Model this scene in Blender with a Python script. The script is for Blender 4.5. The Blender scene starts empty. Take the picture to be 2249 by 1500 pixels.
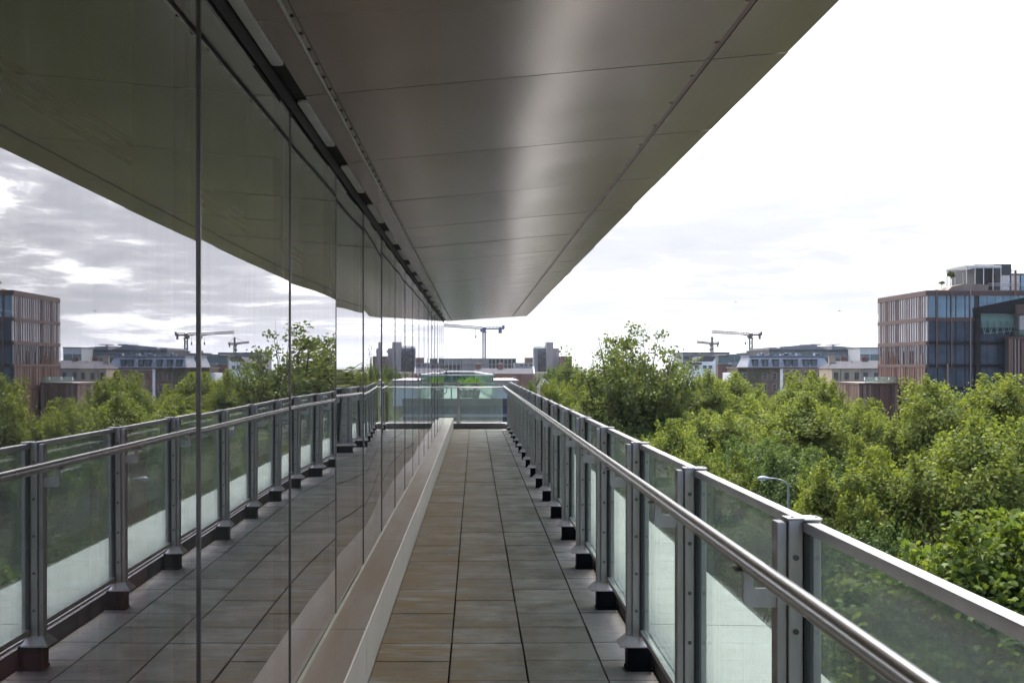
import bpy, bmesh, math, random
import numpy as np
from mathutils import Vector, Matrix

R = math.radians
random.seed(7)
rng = np.random.default_rng(11)
scene = bpy.context.scene
COL = scene.collection

# ------------------------------------------------------------------ camera
F = 2590.0            # focal length in photograph pixels (photo is 2249 wide)
UX, VY = 1043.0, 803.0  # vanishing point of the walkway
EYE = 1.553
cd = bpy.data.cameras.new('camera')
cam = bpy.data.objects.new('camera', cd)
COL.objects.link(cam)
cam.location = (0, 0, EYE)
cam.rotation_euler = (R(90), 0, 0)
cd.sensor_width = 36.0
cd.lens = F / 2249 * 36.0
cd.shift_x = (1124.5 - UX) / 2249
cd.shift_y = (VY - 750.0) / 2249
cd.clip_start = 0.05
cd.clip_end = 30000
scene.camera = cam

# ------------------------------------------------------------------ light
SUN_EL, SUN_AZ = R(57), R(7)       # azimuth clockwise from +Y (straight ahead)
sd = bpy.data.lights.new('sun', 'SUN')
sd.energy = 5.0
sd.angle = R(6)
sd.color = (1.0, 0.95, 0.87)
sun = bpy.data.objects.new('sun', sd)
COL.objects.link(sun)
sdir = Vector((math.sin(SUN_AZ) * math.cos(SUN_EL), math.cos(SUN_AZ) * math.cos(SUN_EL), math.sin(SUN_EL)))
sun.rotation_euler = sdir.to_track_quat('Z', 'Y').to_euler()

world = bpy.data.worlds.new('World')
scene.world = world
world.use_nodes = True


class NT:
    """tiny node-tree helper"""
    def __init__(self, tree):
        self.t = tree
        tree.nodes.clear()

    def n(self, kind, **kw):
        nd = self.t.nodes.new(kind)
        for k, v in kw.items():
            if k.startswith('in_'):
                key = k[3:]
                key = int(key) if key.isdigit() else key
                nd.inputs[key].default_value = v
            else:
                setattr(nd, k, v)
        return nd

    def l(self, a, b):
        self.t.links.new(a, b)

    def math(self, op, a, b=None, clamp=False):
        nd = self.n('ShaderNodeMath', operation=op)
        nd.use_clamp = clamp
        for i, x in enumerate((a, b)):
            if x is None:
                continue
            if isinstance(x, (int, float)):
                nd.inputs[i].default_value = x
            else:
                self.l(x, nd.inputs[i])
        return nd.outputs[0]

    def ramp(self, fac, stops, interp='LINEAR'):
        nd = self.n('ShaderNodeValToRGB')
        cr = nd.color_ramp
        cr.interpolation = interp
        while len(cr.elements) > 1:
            cr.elements.remove(cr.elements[-1])
        cr.elements[0].position = stops[0][0]
        cr.elements[0].color = (*stops[0][1], 1)
        for p, c in stops[1:]:
            e = cr.elements.new(p)
            e.color = (*c, 1)
        self.l(fac, nd.inputs[0])
        return nd.outputs[0]

    def mix(self, fac, a, b, blend='MIX'):
        nd = self.n('ShaderNodeMix', data_type='RGBA', blend_type=blend)
        for i, x in ((0, fac), (6, a), (7, b)):
            if isinstance(x, (int, float)):
                nd.inputs[i].default_value = x
            elif isinstance(x, tuple):
                nd.inputs[i].default_value = (*x, 1) if len(x) == 3 else x
            else:
                self.l(x, nd.inputs[i])
        return nd.outputs[2]

    def noise(self, vec, scale, detail=4, rough=0.55, dist=0.0):
        nd = self.n('ShaderNodeTexNoise', in_Scale=scale, in_Detail=detail, in_Roughness=rough, in_Distortion=dist)
        if vec is not None:
            self.l(vec, nd.inputs['Vector'])
        return nd.outputs['Fac']

    def mapping(self, vec, scale=(1, 1, 1), loc=(0, 0, 0)):
        nd = self.n('ShaderNodeMapping')
        nd.inputs['Scale'].default_value = scale
        nd.inputs['Location'].default_value = loc
        self.l(vec, nd.inputs['Vector'])
        return nd.outputs[0]


def build_world():
    w = NT(world.node_tree)
    tc = w.n('ShaderNodeTexCoord')
    d = tc.outputs['Generated']
    sky = w.n('ShaderNodeTexSky')
    sky.sky_type = 'NISHITA'
    sky.sun_disc = False
    sky.sun_elevation = SUN_EL
    sky.sun_rotation = SUN_AZ
    sky.air_density = 1.0
    sky.dust_density = 1.5
    sep = w.n('ShaderNodeSeparateXYZ')
    w.l(d, sep.inputs[0])
    x, y, z = sep.outputs
    zz = w.math('ADD', w.math('MAXIMUM', z, 0.0), 0.10)
    comb = w.n('ShaderNodeCombineXYZ')
    w.l(w.math('DIVIDE', x, zz), comb.inputs[0])
    w.l(w.math('DIVIDE', y, zz), comb.inputs[1])
    p = comb.outputs[0]
    p1 = w.mapping(p, (1, 1, 1), (3.1, 0.4, 0))
    big = w.noise(p1, 0.85, 9, 0.58, 0.3)
    fine = w.noise(w.mapping(p, (1, 1, 1), (7, 2, 5)), 2.7, 8, 0.6, 0.4)
    # brightness structure inside the cloud layer: bright tops, lavender grey undersides
    tone = w.math('ADD', w.math('MULTIPLY', big, 0.65), w.math('MULTIPLY', fine, 0.35))
    cloud = w.ramp(tone, [(0.34, (19.5, 19.5, 19.6)), (0.435, (15.0, 14.9, 14.9)), (0.482, (6.4, 6.45, 6.7)), (0.54, (4.5, 4.6, 4.95)), (0.68, (3.7, 3.85, 4.3))])
    # thin places of the layer let the blue through, more of them behind the camera
    gap = w.noise(w.mapping(p, (1, 1, 1), (-2.3, 5.2, 1)), 0.6, 6, 0.55, 0.2)
    back = w.math('MULTIPLY', y, -0.22)
    blue = w.math('ADD', gap, back)
    bmask = w.ramp(blue, [(0.50, (0, 0, 0)), (0.62, (1, 1, 1))])
    bm = w.math('MULTIPLY', bmask, w.math('MULTIPLY', z, 4.0, True))
    skyc = w.mix(1.0, sky.outputs[0], (1.7, 1.7, 1.7), 'MULTIPLY')
    col = w.mix(bm, cloud, skyc)
    # pale brightness low over the horizon and round the veiled sun
    hz = w.ramp(z, [(0.0, (1, 1, 1)), (0.16, (0, 0, 0))])
    col = w.mix(w.math('MULTIPLY', hz, 0.3), col, (7.0, 6.8, 6.5))
    dot = w.n('ShaderNodeVectorMath', operation='DOT_PRODUCT')
    w.l(d, dot.inputs[0])
    dot.inputs[1].default_value = (math.sin(R(22)) * math.cos(SUN_EL), math.cos(R(22)) * math.cos(SUN_EL), math.sin(SUN_EL))
    glow = w.math('POWER', w.math('MAXIMUM', dot.outputs['Value'], 0.0), 5.0)
    gain = w.math('ADD', w.math('ADD', 0.44, w.math('MULTIPLY', glow, 0.45)), w.math('MULTIPLY', w.math('MAXIMUM', z, 0.0), 2.8))
    gain = w.math('MULTIPLY', gain, w.math('ADD', 1.0, w.math('MULTIPLY', w.math('MINIMUM', y, 0.0), 0.5)))
    gc = w.n('ShaderNodeCombineXYZ')
    for i in range(3):
        w.l(gain, gc.inputs[i])
    col = w.mix(1.0, col, gc.outputs[0], 'MULTIPLY')
    bg = w.n('ShaderNodeBackground', in_Strength=0.1)
    w.l(col, bg.inputs[0])
    out = w.n('ShaderNodeOutputWorld')
    w.l(bg.outputs[0], out.inputs[0])


build_world()
scene.view_settings.view_transform = 'Standard'
scene.view_settings.look = 'None'
scene.view_settings.gamma = 1.0
scene.view_settings.exposure = 1.15
scene.render.engine = 'CYCLES'
scene.cycles.max_bounces = 10
scene.cycles.diffuse_bounces = 4
scene.cycles.glossy_bounces = 5
scene.cycles.transmission_bounces = 6
scene.cycles.transparent_max_bounces = 24
scene.cycles.caustics_reflective = False
scene.cycles.caustics_refractive = False

GROUND = -17.0


def P(u, v, Y):
    """photograph pixel at a chosen real distance -> world point"""
    return Vector(((u - UX) / F * Y, Y, EYE - (v - VY) / F * Y))


# ------------------------------------------------------------------ materials
def mat(name):
    m = bpy.data.materials.new(name)
    m.use_nodes = True
    return m, NT(m.node_tree)


def finish(t, shader):
    o = t.n('ShaderNodeOutputMaterial')
    t.l(shader, o.inputs[0])


def solid(name, col, rough=0.6, metal=0.0, var=0.25, scale=3.0, stretch=(1, 1, 1), bump=0.0, bscale=40.0, rvar=0.0, spec=0.5):
    """base colour with blotchy real-world variation"""
    m, t = mat(name)
    tc = t.n('ShaderNodeTexCoord')
    mp = t.mapping(tc.outputs['Object'], stretch)
    nz = t.noise(mp, scale, 6, 0.6)
    lo = tuple(c * (1 - var) for c in col)
    hi = tuple(min(1, c * (1 + var)) for c in col)
    c = t.ramp(nz, [(0.3, lo), (0.7, hi)])
    b = t.n('ShaderNodeBsdfPrincipled', in_Roughness=rough, in_Metallic=metal)
    b.inputs['Specular IOR Level'].default_value = spec
    t.l(c, b.inputs['Base Color'])
    if rvar:
        r = t.math('ADD', rough - rvar / 2, t.math('MULTIPLY', nz, rvar))
        t.l(r, b.inputs['Roughness'])
    if bump:
        bp = t.n('ShaderNodeBump', in_Strength=bump, in_Distance=0.01)
        t.l(t.noise(mp, bscale, 4, 0.6), bp.inputs['Height'])
        t.l(bp.outputs[0], b.inputs['Normal'])
    finish(t, b.outputs[0])
    return m


M = {}
M['steel'] = solid('brushed_steel', (0.62, 0.565, 0.53), 0.45, 0.25, 0.24, 9, (1, 1, 0.25), 0.05, 60, 0.15)
M['steel_bright'] = solid('bright_steel', (0.62, 0.60, 0.58), 0.24, 1.0, 0.10, 4, (8, 0.5, 8), 0.02, 40, 0.1)
M['handrail'] = solid('handrail_steel', (0.55, 0.53, 0.51), 0.27, 1.0, 0.04, 1.5)
M['rail_top'] = solid('weathered_rail_steel', (0.58, 0.56, 0.55), 0.38, 0.9, 0.15, 6, (1, 1, 1), 0.05, 50, 0.15)
M['black'] = solid('black_block', (0.007, 0.007, 0.007), 0.7, 0, 0.3, 8, spec=0.15)
M['gasket'] = solid('rubber_gasket', (0.02, 0.02, 0.022), 0.5, 0, 0.2, 8)
M['bolt'] = solid('bolt_steel', (0.16, 0.15, 0.15), 0.35, 0.9, 0.2, 30)
M['dark'] = solid('dark_recess', (0.012, 0.011, 0.012), 0.7, 0, 0.2, 4)
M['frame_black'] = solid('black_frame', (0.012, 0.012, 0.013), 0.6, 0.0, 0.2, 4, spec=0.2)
M['slot_cover'] = solid('slot_cover_grey', (0.72, 0.69, 0.72), 0.45, 0.0, 0.12, 5)
M['joint'] = solid('joint_strip', (0.16, 0.15, 0.155), 0.25, 0.8, 0.25, 3, (1, 1, 2))
M['fin'] = solid('glass_fin_green', (0.20, 0.24, 0.21), 0.25, 0, 0.1, 1)
M['room_floor'] = solid('carpet', (0.13, 0.12, 0.115), 0.9, 0, 0.2, 3)
M['room_wall'] = solid('room_wall', (0.42, 0.40, 0.38), 0.8, 0, 0.1, 1)
M['room_ceiling'] = solid('room_ceiling', (0.5, 0.5, 0.48), 0.8, 0, 0.1, 1)
M['red_fabric'] = solid('red_fabric', (0.42, 0.02, 0.04), 0.8, 0, 0.2, 10)
M['roof_deck'] = solid('roof_deck', (0.25, 0.25, 0.25), 0.8, 0, 0.2, 1)


def soffit_mat():
    m, t = mat('satin_metal_soffit')
    tc = t.n('ShaderNodeTexCoord')
    geo = t.n('ShaderNodeNewGeometry')
    mp = t.mapping(tc.outputs['Object'], (1, 1, 1))
    nz = t.noise(mp, 0.8, 2, 0.5)
    c = t.ramp(nz, [(0.3, (0.335, 0.274, 0.244)), (0.7, (0.358, 0.294, 0.264))])
    isl = t.math('ADD', 0.94, t.math('MULTIPLY', geo.outputs['Random Per Island'], 0.12))
    cc = t.n('ShaderNodeCombineXYZ')
    for i in range(3):
        t.l(isl, cc.inputs[i])
    c = t.mix(1.0, c, cc.outputs[0], 'MULTIPLY')
    b = t.n('ShaderNodeBsdfPrincipled', in_Metallic=0.55, in_Roughness=0.27)
    t.l(c, b.inputs['Base Color'])
    fine = t.noise(mp, 2.5, 2, 0.5)
    t.l(t.math('ADD', 0.215, t.math('MULTIPLY', fine, 0.03)), b.inputs['Roughness'])
    bp = t.n('ShaderNodeBump', in_Strength=1.0, in_Distance=0.007)
    wav = t.noise(t.mapping(tc.outputs['Object'], (1.0, 0.8, 1)), 1.6, 1, 0.4, 0.2)
    t.l(wav, bp.inputs['Height'])
    t.l(bp.outputs[0], b.inputs['Normal'])
    finish(t, b.outputs[0])
    return m


M['soffit'] = soffit_mat()


def facade_glass():
    m, t = mat('facade_glass')
    lw = t.n('ShaderNodeLayerWeight', in_Blend=0.5)
    f = lw.outputs['Facing']
    fac = t.math('ADD', 0.28, t.math('MULTIPLY', t.math('POWER', f, 2.0), 0.63), True)
    tr = t.n('ShaderNodeBsdfTransparent')
    tr.inputs[0].default_value = (0.60, 0.63, 0.62, 1)
    gl = t.n('ShaderNodeBsdfGlossy', in_Roughness=0.0)
    gl.inputs[0].default_value = (0.95, 0.942, 0.985, 1)
    mx = t.n('ShaderNodeMixShader')
    t.l(fac, mx.inputs[0])
    t.l(tr.outputs[0], mx.inputs[1])
    t.l(gl.outputs[0], mx.inputs[2])
    # faint dusty film with vertical wipe streaks
    tc = t.n('ShaderNodeTexCoord')
    st = t.noise(t.mapping(tc.outputs['Object'], (1, 7, 0.35)), 3.0, 6, 0.65)
    dirt = t.ramp(st, [(0.35, (0.01, 0.01, 0.01)), (0.75, (0.07, 0.07, 0.07))])
    df = t.n('ShaderNodeBsdfDiffuse')
    df.inputs[0].default_value = (0.45, 0.44, 0.42, 1)
    mx2 = t.n('ShaderNodeMixShader')
    t.l(dirt, mx2.inputs[0])
    t.l(mx.outputs[0], mx2.inputs[1])
    t.l(df.outputs[0], mx2.inputs[2])
    finish(t, mx2.outputs[0])
    m2, t2 = mat('facade_glass_inner_face')
    tr2 = t2.n('ShaderNodeBsdfTransparent')
    tr2.inputs[0].default_value = (0.85, 0.9, 0.88, 1)
    finish(t2, tr2.outputs[0])
    return m, m2


M['facade_glass'], M['facade_glass_inner'] = facade_glass()


def rail_glass(name, tint, dirt_lo, dirt_hi, refl=0.9):
    m, t = mat(name)
    fr = t.n('ShaderNodeFresnel', in_IOR=1.5)
    tr = t.n('ShaderNodeBsdfTransparent')
    tr.inputs[0].default_value = (*tint, 1)
    gl = t.n('ShaderNodeBsdfGlossy', in_Roughness=0.0)
    gl.inputs[0].default_value = (refl, refl, refl, 1)
    mx = t.n('ShaderNodeMixShader')
    t.l(t.math('MULTIPLY', fr.outputs[0], 0.55), mx.inputs[0])
    t.l(tr.outputs[0], mx.inputs[1])
    t.l(gl.outputs[0], mx.inputs[2])
    tc = t.n('ShaderNodeTexCoord')
    st = t.noise(t.mapping(tc.outputs['Object'], (55, 55, 1.4)), 1.0, 7, 0.75)
    sp = t.noise(t.mapping(tc.outputs['Object'], (1, 1, 1)), 55, 3, 0.6)
    s = t.math('ADD', t.math('MULTIPLY', st, 0.75), t.math('MULTIPLY', sp, 0.25))
    # grime gathers along the lower edge
    sep = t.n('ShaderNodeSeparateXYZ')
    t.l(tc.outputs['Object'], sep.inputs[0])
    low = t.math('MULTIPLY', t.math('SUBTRACT', 0.32, sep.outputs[2]), 1.2, True)
    dirt = t.ramp(s, [(0.34, (dirt_lo,) * 3), (0.72, (dirt_hi,) * 3)])
    dirt = t.math('ADD', dirt, t.math('MULTIPLY', low, 0.18), True)
    df = t.n('ShaderNodeBsdfDiffuse')
    df.inputs[0].default_value = (0.42, 0.46, 0.44, 1)
    tl = t.n('ShaderNodeBsdfTranslucent')
    tl.inputs[0].default_value = (0.42, 0.46, 0.44, 1)
    ad = t.n('ShaderNodeMixShader', in_0=0.5)
    t.l(df.outputs[0], ad.inputs[1])
    t.l(tl.outputs[0], ad.inputs[2])
    mx2 = t.n('ShaderNodeMixShader')
    t.l(dirt, mx2.inputs[0])
    t.l(mx.outputs[0], mx2.inputs[1])
    t.l(ad.outputs[0], mx2.inputs[2])
    finish(t, mx2.outputs[0])
    return m


M['rail_glass'] = rail_glass('dirty_rail_glass', (0.86, 0.935, 0.905), 0.0, 0.17)
M['rail_glass_far'] = rail_glass('green_terrace_glass', (0.70, 0.79, 0.77), 0.0, 0.03)


def paving():
    m, t = mat('concrete_paving')
    tc = t.n('ShaderNodeTexCoord')
    geo = t.n('ShaderNodeNewGeometry')
    ob = tc.outputs['Object']
    isl = geo.outputs['Random Per Island']
    base = t.ramp(isl, [(0.0, (0.205, 0.183, 0.155)), (0.5, (0.275, 0.25, 0.215)), (1.0, (0.37, 0.34, 0.295))])
    st = t.noise(t.mapping(ob, (1.6, 6.0, 1)), 1.6, 7, 0.7)
    base = t.mix(t.ramp(st, [(0.35, (0, 0, 0)), (0.75, (0.4,) * 3)]), base, (0.40, 0.38, 0.35))
    blot = t.noise(t.mapping(ob, (1, 1, 1)), 2.2, 6, 0.65)
    base = t.mix(t.ramp(blot, [(0.44, (0, 0, 0)), (0.60, (0.8,) * 3)]), base, (0.115, 0.096, 0.07))
    spk = t.noise(t.mapping(ob, (1, 1, 1), (5, 3, 0)), 9.0, 5, 0.7)
    base = t.mix(t.ramp(spk, [(0.58, (0, 0, 0)), (0.72, (0.5,) * 3)]), base, (0.45, 0.42, 0.38))
    base = t.mix(t.ramp(spk, [(0.30, (0.5,) * 3), (0.42, (0, 0, 0))]), base, (0.08, 0.07, 0.055))
    # brown-green algae growing on the slabs beside the sill and under the railing
    sep = t.n('ShaderNodeSeparateXYZ')
    t.l(ob, sep.inputs[0])
    xs = t.math('ADD', sep.outputs[0], t.math('MULTIPLY', t.noise(ob, 1.4, 5, 0.6), 0.5))
    al = t.ramp(xs, [(-0.0, (1.0,) * 3), (0.9, (0, 0, 0))])
    al2 = t.math('MULTIPLY', al, t.ramp(t.noise(t.mapping(ob, (1.5, 5, 1)), 1.9, 5, 0.6), [(0.36, (0.15,) * 3), (0.58, (1, 1, 1))]))
    base = t.mix(al2, base, (0.235, 0.145, 0.055))
    b = t.n('ShaderNodeBsdfPrincipled', in_Roughness=0.62)
    t.l(base, b.inputs['Base Color'])
    t.l(t.math('ADD', 0.38, t.math('MULTIPLY', st, 0.45)), b.inputs['Roughness'])
    bp = t.n('ShaderNodeBump', in_Strength=0.12, in_Distance=0.004)
    t.l(t.noise(ob, 120, 4, 0.7), bp.inputs['Height'])
    t.l(bp.outputs[0], b.inputs['Normal'])
    finish(t, b.outputs[0])
    return m


M['paving'] = paving()


def sill_mat():
    m, t = mat('stained_sill')
    tc = t.n('ShaderNodeTexCoord')
    ob = tc.outputs['Object']
    nz = t.noise(t.mapping(ob, (3, 0.8, 3)), 1.6, 6, 0.6)
    geo = t.n('ShaderNodeNewGeometry')
    c = t.ramp(nz, [(0.3, (0.50, 0.43, 0.36)), (0.7, (0.62, 0.56, 0.50))])
    sep = t.n('ShaderNodeSeparateXYZ')
    t.l(ob, sep.inputs[0])
    # brown water stain on the flat top towards the glass
    topm = t.math('MULTIPLY', t.math('SUBTRACT', sep.outputs[2], 0.266), 200, True)
    st = t.ramp(t.noise(t.mapping(ob, (4, 0.5, 1)), 1.1, 5, 0.6), [(0.35, (0.45,) * 3), (0.6, (1.0,) * 3)])
    c = t.mix(t.math('MULTIPLY', topm, st), c, (0.38, 0.25, 0.135))
    b = t.n('ShaderNodeBsdfPrincipled', in_Roughness=0.3, in_Metallic=0.25)
    t.l(c, b.inputs['Base Color'])
    t.l(t.math('ADD', 0.26, t.math('MULTIPLY', nz, 0.2)), b.inputs['Roughness'])
    finish(t, b.outputs[0])
    return m


M['sill'] = sill_mat()
M['sealant'] = solid('yellowed_sealant', (0.26, 0.22, 0.13), 0.5, 0, 0.25, 3)
M['ledge'] = solid('pale_ledge_concrete', (0.33, 0.33, 0.325), 0.75, 0, 0.08, 2.5, (1, 0.5, 1), 0.1, 30)
M['kerb_dark'] = solid('dark_kerb', (0.15, 0.14, 0.145), 0.7, 0, 0.25, 3)
M['white_paint'] = solid('white_paint', (0.72, 0.72, 0.72), 0.6, 0, 0.1, 1.5)
M['offwhite'] = solid('off_white_metal', (0.45, 0.45, 0.45), 0.5, 0.1, 0.1, 1.5)
M['concrete'] = solid('concrete', (0.26, 0.25, 0.245), 0.85, 0, 0.18, 0.25, (1, 1, 0.4))
M['concrete_pink'] = solid('pinkish_concrete', (0.30, 0.255, 0.24), 0.85, 0, 0.12, 0.25, (1, 1, 0.4))
M['grey_wall'] = solid('grey_render', (0.18, 0.18, 0.195), 0.8, 0, 0.12, 0.2)
M['dark_wall'] = solid('dark_cladding', (0.05, 0.048, 0.052), 0.6, 0, 0.15, 0.2)
M['brown_wall'] = solid('brown_brick', (0.15, 0.08, 0.062), 0.85, 0, 0.2, 0.4)
M['slate'] = solid('slate_roof', (0.062, 0.060, 0.068), 0.9, 0, 0.2, 0.8, spec=0.08)
M['lead'] = solid('lead_mansard', (0.17, 0.185, 0.215), 0.6, 0.0, 0.15, 0.6)
M['cream'] = solid('cream_render', (0.36, 0.28, 0.205), 0.85, 0, 0.12, 0.3)
M['pane_dark'] = solid('dark_window_glass', (0.03, 0.035, 0.042), 0.06, 0, 0.2, 0.5, spec=0.8)
M['pane_teal'] = solid('teal_window_glass', (0.05, 0.10, 0.12), 0.08, 0, 0.25, 0.5, spec=0.9)
M['pane_blue'] = solid('blue_window_glass', (0.16, 0.26, 0.37), 0.03, 0.75, 0.25, 0.4)
M['pane_navy'] = solid('navy_window_glass', (0.035, 0.055, 0.09), 0.04, 0.3, 0.3, 0.5)
M['pane_silver'] = solid('silver_window_glass', (0.36, 0.36, 0.40), 0.06, 0.7, 0.15, 0.4)
M['crane_grey'] = solid('crane_grey_paint', (0.12, 0.125, 0.15), 0.5, 0.1, 0.1, 0.5)
M['crane_blue'] = solid('crane_blue_paint', (0.03, 0.04, 0.13), 0.5, 0.1, 0.1, 0.5)
M['crane_dark'] = solid('crane_dark_paint', (0.06, 0.04, 0.034), 0.5, 0.1, 0.1, 0.5)
M['lamp_grey'] = solid('lamp_grey_paint', (0.16, 0.19, 0.19), 0.5, 0.2, 0.1, 2)
M['lamp_glass'] = solid('lamp_lens', (0.36, 0.38, 0.39), 0.2, 0, 0.05, 2)
M['asphalt'] = solid('asphalt', (0.05, 0.05, 0.052), 0.9, 0, 0.2, 0.6)
M['pavement'] = solid('pavement', (0.2, 0.195, 0.19), 0.9, 0, 0.2, 0.8)
M['bark'] = solid('bark', (0.075, 0.06, 0.045), 0.9, 0, 0.3, 2, (1, 1, 0.3))
M['gull'] = solid('gull_feather', (0.35, 0.35, 0.36), 0.8, 0, 0.1, 5)
M['hill'] = solid('far_hill', (0.075, 0.085, 0.06), 0.95, 0, 0.25, 0.002)
M['green_steel'] = solid('green_truss_paint', (0.12, 0.19, 0.165), 0.5, 0.1, 0.1, 1)
M['lamp_lit_room'] = solid('pale_ceiling_panel', (0.55, 0.55, 0.5), 0.6, 0, 0.1, 2)


def brick(name, c1, c2, mortar, ivy=False):
    m, t = mat(name)
    tc = t.n('ShaderNodeTexCoord')
    bt = t.n('ShaderNodeTexBrick', in_Scale=1.0)
    bt.inputs['Color1'].default_value = (*c1, 1)
    bt.inputs['Color2'].default_value = (*c2, 1)
    bt.inputs['Mortar'].default_value = (*mortar, 1)
    bt.inputs['Mortar Size'].default_value = 0.012
    bt.inputs['Brick Width'].default_value = 0.23
    bt.inputs['Row Height'].default_value = 0.075
    sep = t.n('ShaderNodeSeparateXYZ')
    t.l(tc.outputs['Object'], sep.inputs[0])
    cb = t.n('ShaderNodeCombineXYZ')
    t.l(t.math('ADD', sep.outputs[0], sep.outputs[1]), cb.inputs[0])
    t.l(sep.outputs[2], cb.inputs[1])
    t.l(cb.outputs[0], bt.inputs['Vector'])
    nz = t.noise(tc.outputs['Object'], 0.35, 5, 0.65)
    c = t.mix(t.ramp(nz, [(0.4, (0, 0, 0)), (0.7, (0.5,) * 3)]), bt.outputs[0], tuple(0.55 * a for a in c1))
    b = t.n('ShaderNodeBsdfPrincipled', in_Roughness=0.85)
    t.l(c, b.inputs['Base Color'])
    finish(t, b.outputs[0])
    return m


M['red_brick'] = brick('red_brick', (0.26, 0.085, 0.055), (0.21, 0.07, 0.045), (0.22, 0.16, 0.13))
M['pink_brick'] = brick('pinkish_brick', (0.20, 0.105, 0.09), (0.17, 0.092, 0.08), (0.22, 0.19, 0.175))
M['old_brick'] = brick('old_brown_brick', (0.17, 0.11, 0.085), (0.13, 0.09, 0.07), (0.22, 0.19, 0.17))


def terracotta():
    m, t = mat('terracotta_fin')
    geo = t.n('ShaderNodeNewGeometry')
    c = t.ramp(geo.outputs['Random Per Island'], [(0.0, (0.11, 0.055, 0.042)), (0.45, (0.155, 0.082, 0.062)), (0.75, (0.195, 0.11, 0.088)), (1.0, (0.28, 0.19, 0.165))])
    b = t.n('ShaderNodeBsdfPrincipled', in_Roughness=0.55)
    t.l(c, b.inputs['Base Color'])
    finish(t, b.outputs[0])
    return m


M['terracotta'] = terracotta()
M['terra_band'] = solid('brown_metal_band', (0.09, 0.046, 0.038), 0.5, 0.1, 0.15, 0.5)


def ground_mat():
    m, t = mat('city_ground')
    tc = t.n('ShaderNodeTexCoord')
    nz = t.noise(tc.outputs['Object'], 0.02, 8, 0.7)
    c = t.ramp(nz, [(0.35, (0.025, 0.034, 0.014)), (0.5, (0.05, 0.05, 0.045)), (0.65, (0.03, 0.038, 0.016))])
    b = t.n('ShaderNodeBsdfPrincipled', in_Roughness=0.95)
    t.l(c, b.inputs['Base Color'])
    finish(t, b.outputs[0])
    return m


M['ground'] = ground_mat()


def leaf_mat(name, stops, trans=0.48, gloss=0.012):
    m, t = mat(name)
    geo = t.n('ShaderNodeNewGeometry')
    tc = t.n('ShaderNodeTexCoord')
    nz = t.noise(tc.outputs['Object'], 0.55, 3, 0.6)
    f = t.math('ADD', t.math('MULTIPLY', geo.outputs['Random Per Island'], 0.55), t.math('MULTIPLY', nz, 0.5))
    c = t.ramp(f, stops)
    d = t.n('ShaderNodeBsdfDiffuse')
    tl = t.n('ShaderNodeBsdfTranslucent')
    t.l(c, d.inputs[0])
    c2 = t.mix(1.0, c, (1.25, 1.22, 0.65), 'MULTIPLY')
    t.l(c2, tl.inputs[0])
    mx = t.n('ShaderNodeMixShader', in_0=trans)
    t.l(d.outputs[0], mx.inputs[1])
    t.l(tl.outputs[0], mx.inputs[2])
    gl = t.n('ShaderNodeBsdfGlossy', in_Roughness=0.5)
    gl.inputs[0].default_value = (0.8, 0.85, 0.8, 1)
    mx2 = t.n('ShaderNodeMixShader', in_0=gloss)
    t.l(mx.outputs[0], mx2.inputs[1])
    t.l(gl.outputs[0], mx2.inputs[2])
    finish(t, mx2.outputs[0])
    return m


M['leaf_mid'] = leaf_mat('leaf_mid_green', [(0.2, (0.068, 0.096, 0.020)), (0.5, (0.118, 0.150, 0.028)), (0.85, (0.175, 0.192, 0.038))])
M['leaf_yellow'] = leaf_mat('leaf_yellow_green', [(0.2, (0.072, 0.105, 0.020)), (0.5, (0.118, 0.150, 0.026)), (0.85, (0.175, 0.185, 0.034))])
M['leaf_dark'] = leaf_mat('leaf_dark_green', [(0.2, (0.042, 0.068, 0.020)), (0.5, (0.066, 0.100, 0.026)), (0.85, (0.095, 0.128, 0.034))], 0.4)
M['leaf_olive'] = leaf_mat('leaf_olive', [(0.2, (0.06, 0.08, 0.024)), (0.5, (0.095, 0.122, 0.034)), (0.85, (0.13, 0.155, 0.042))], 0.32)
M['leaf_plane'] = leaf_mat('leaf_plane_tree', [(0.2, (0.050, 0.082, 0.016)), (0.5, (0.085, 0.125, 0.022)), (0.85, (0.14, 0.165, 0.03))], 0.45, 0.012)
M['leaf_fresh'] = leaf_mat('leaf_fresh_green', [(0.2, (0.08, 0.15, 0.02)), (0.8, (0.15, 0.23, 0.03))])


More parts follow.
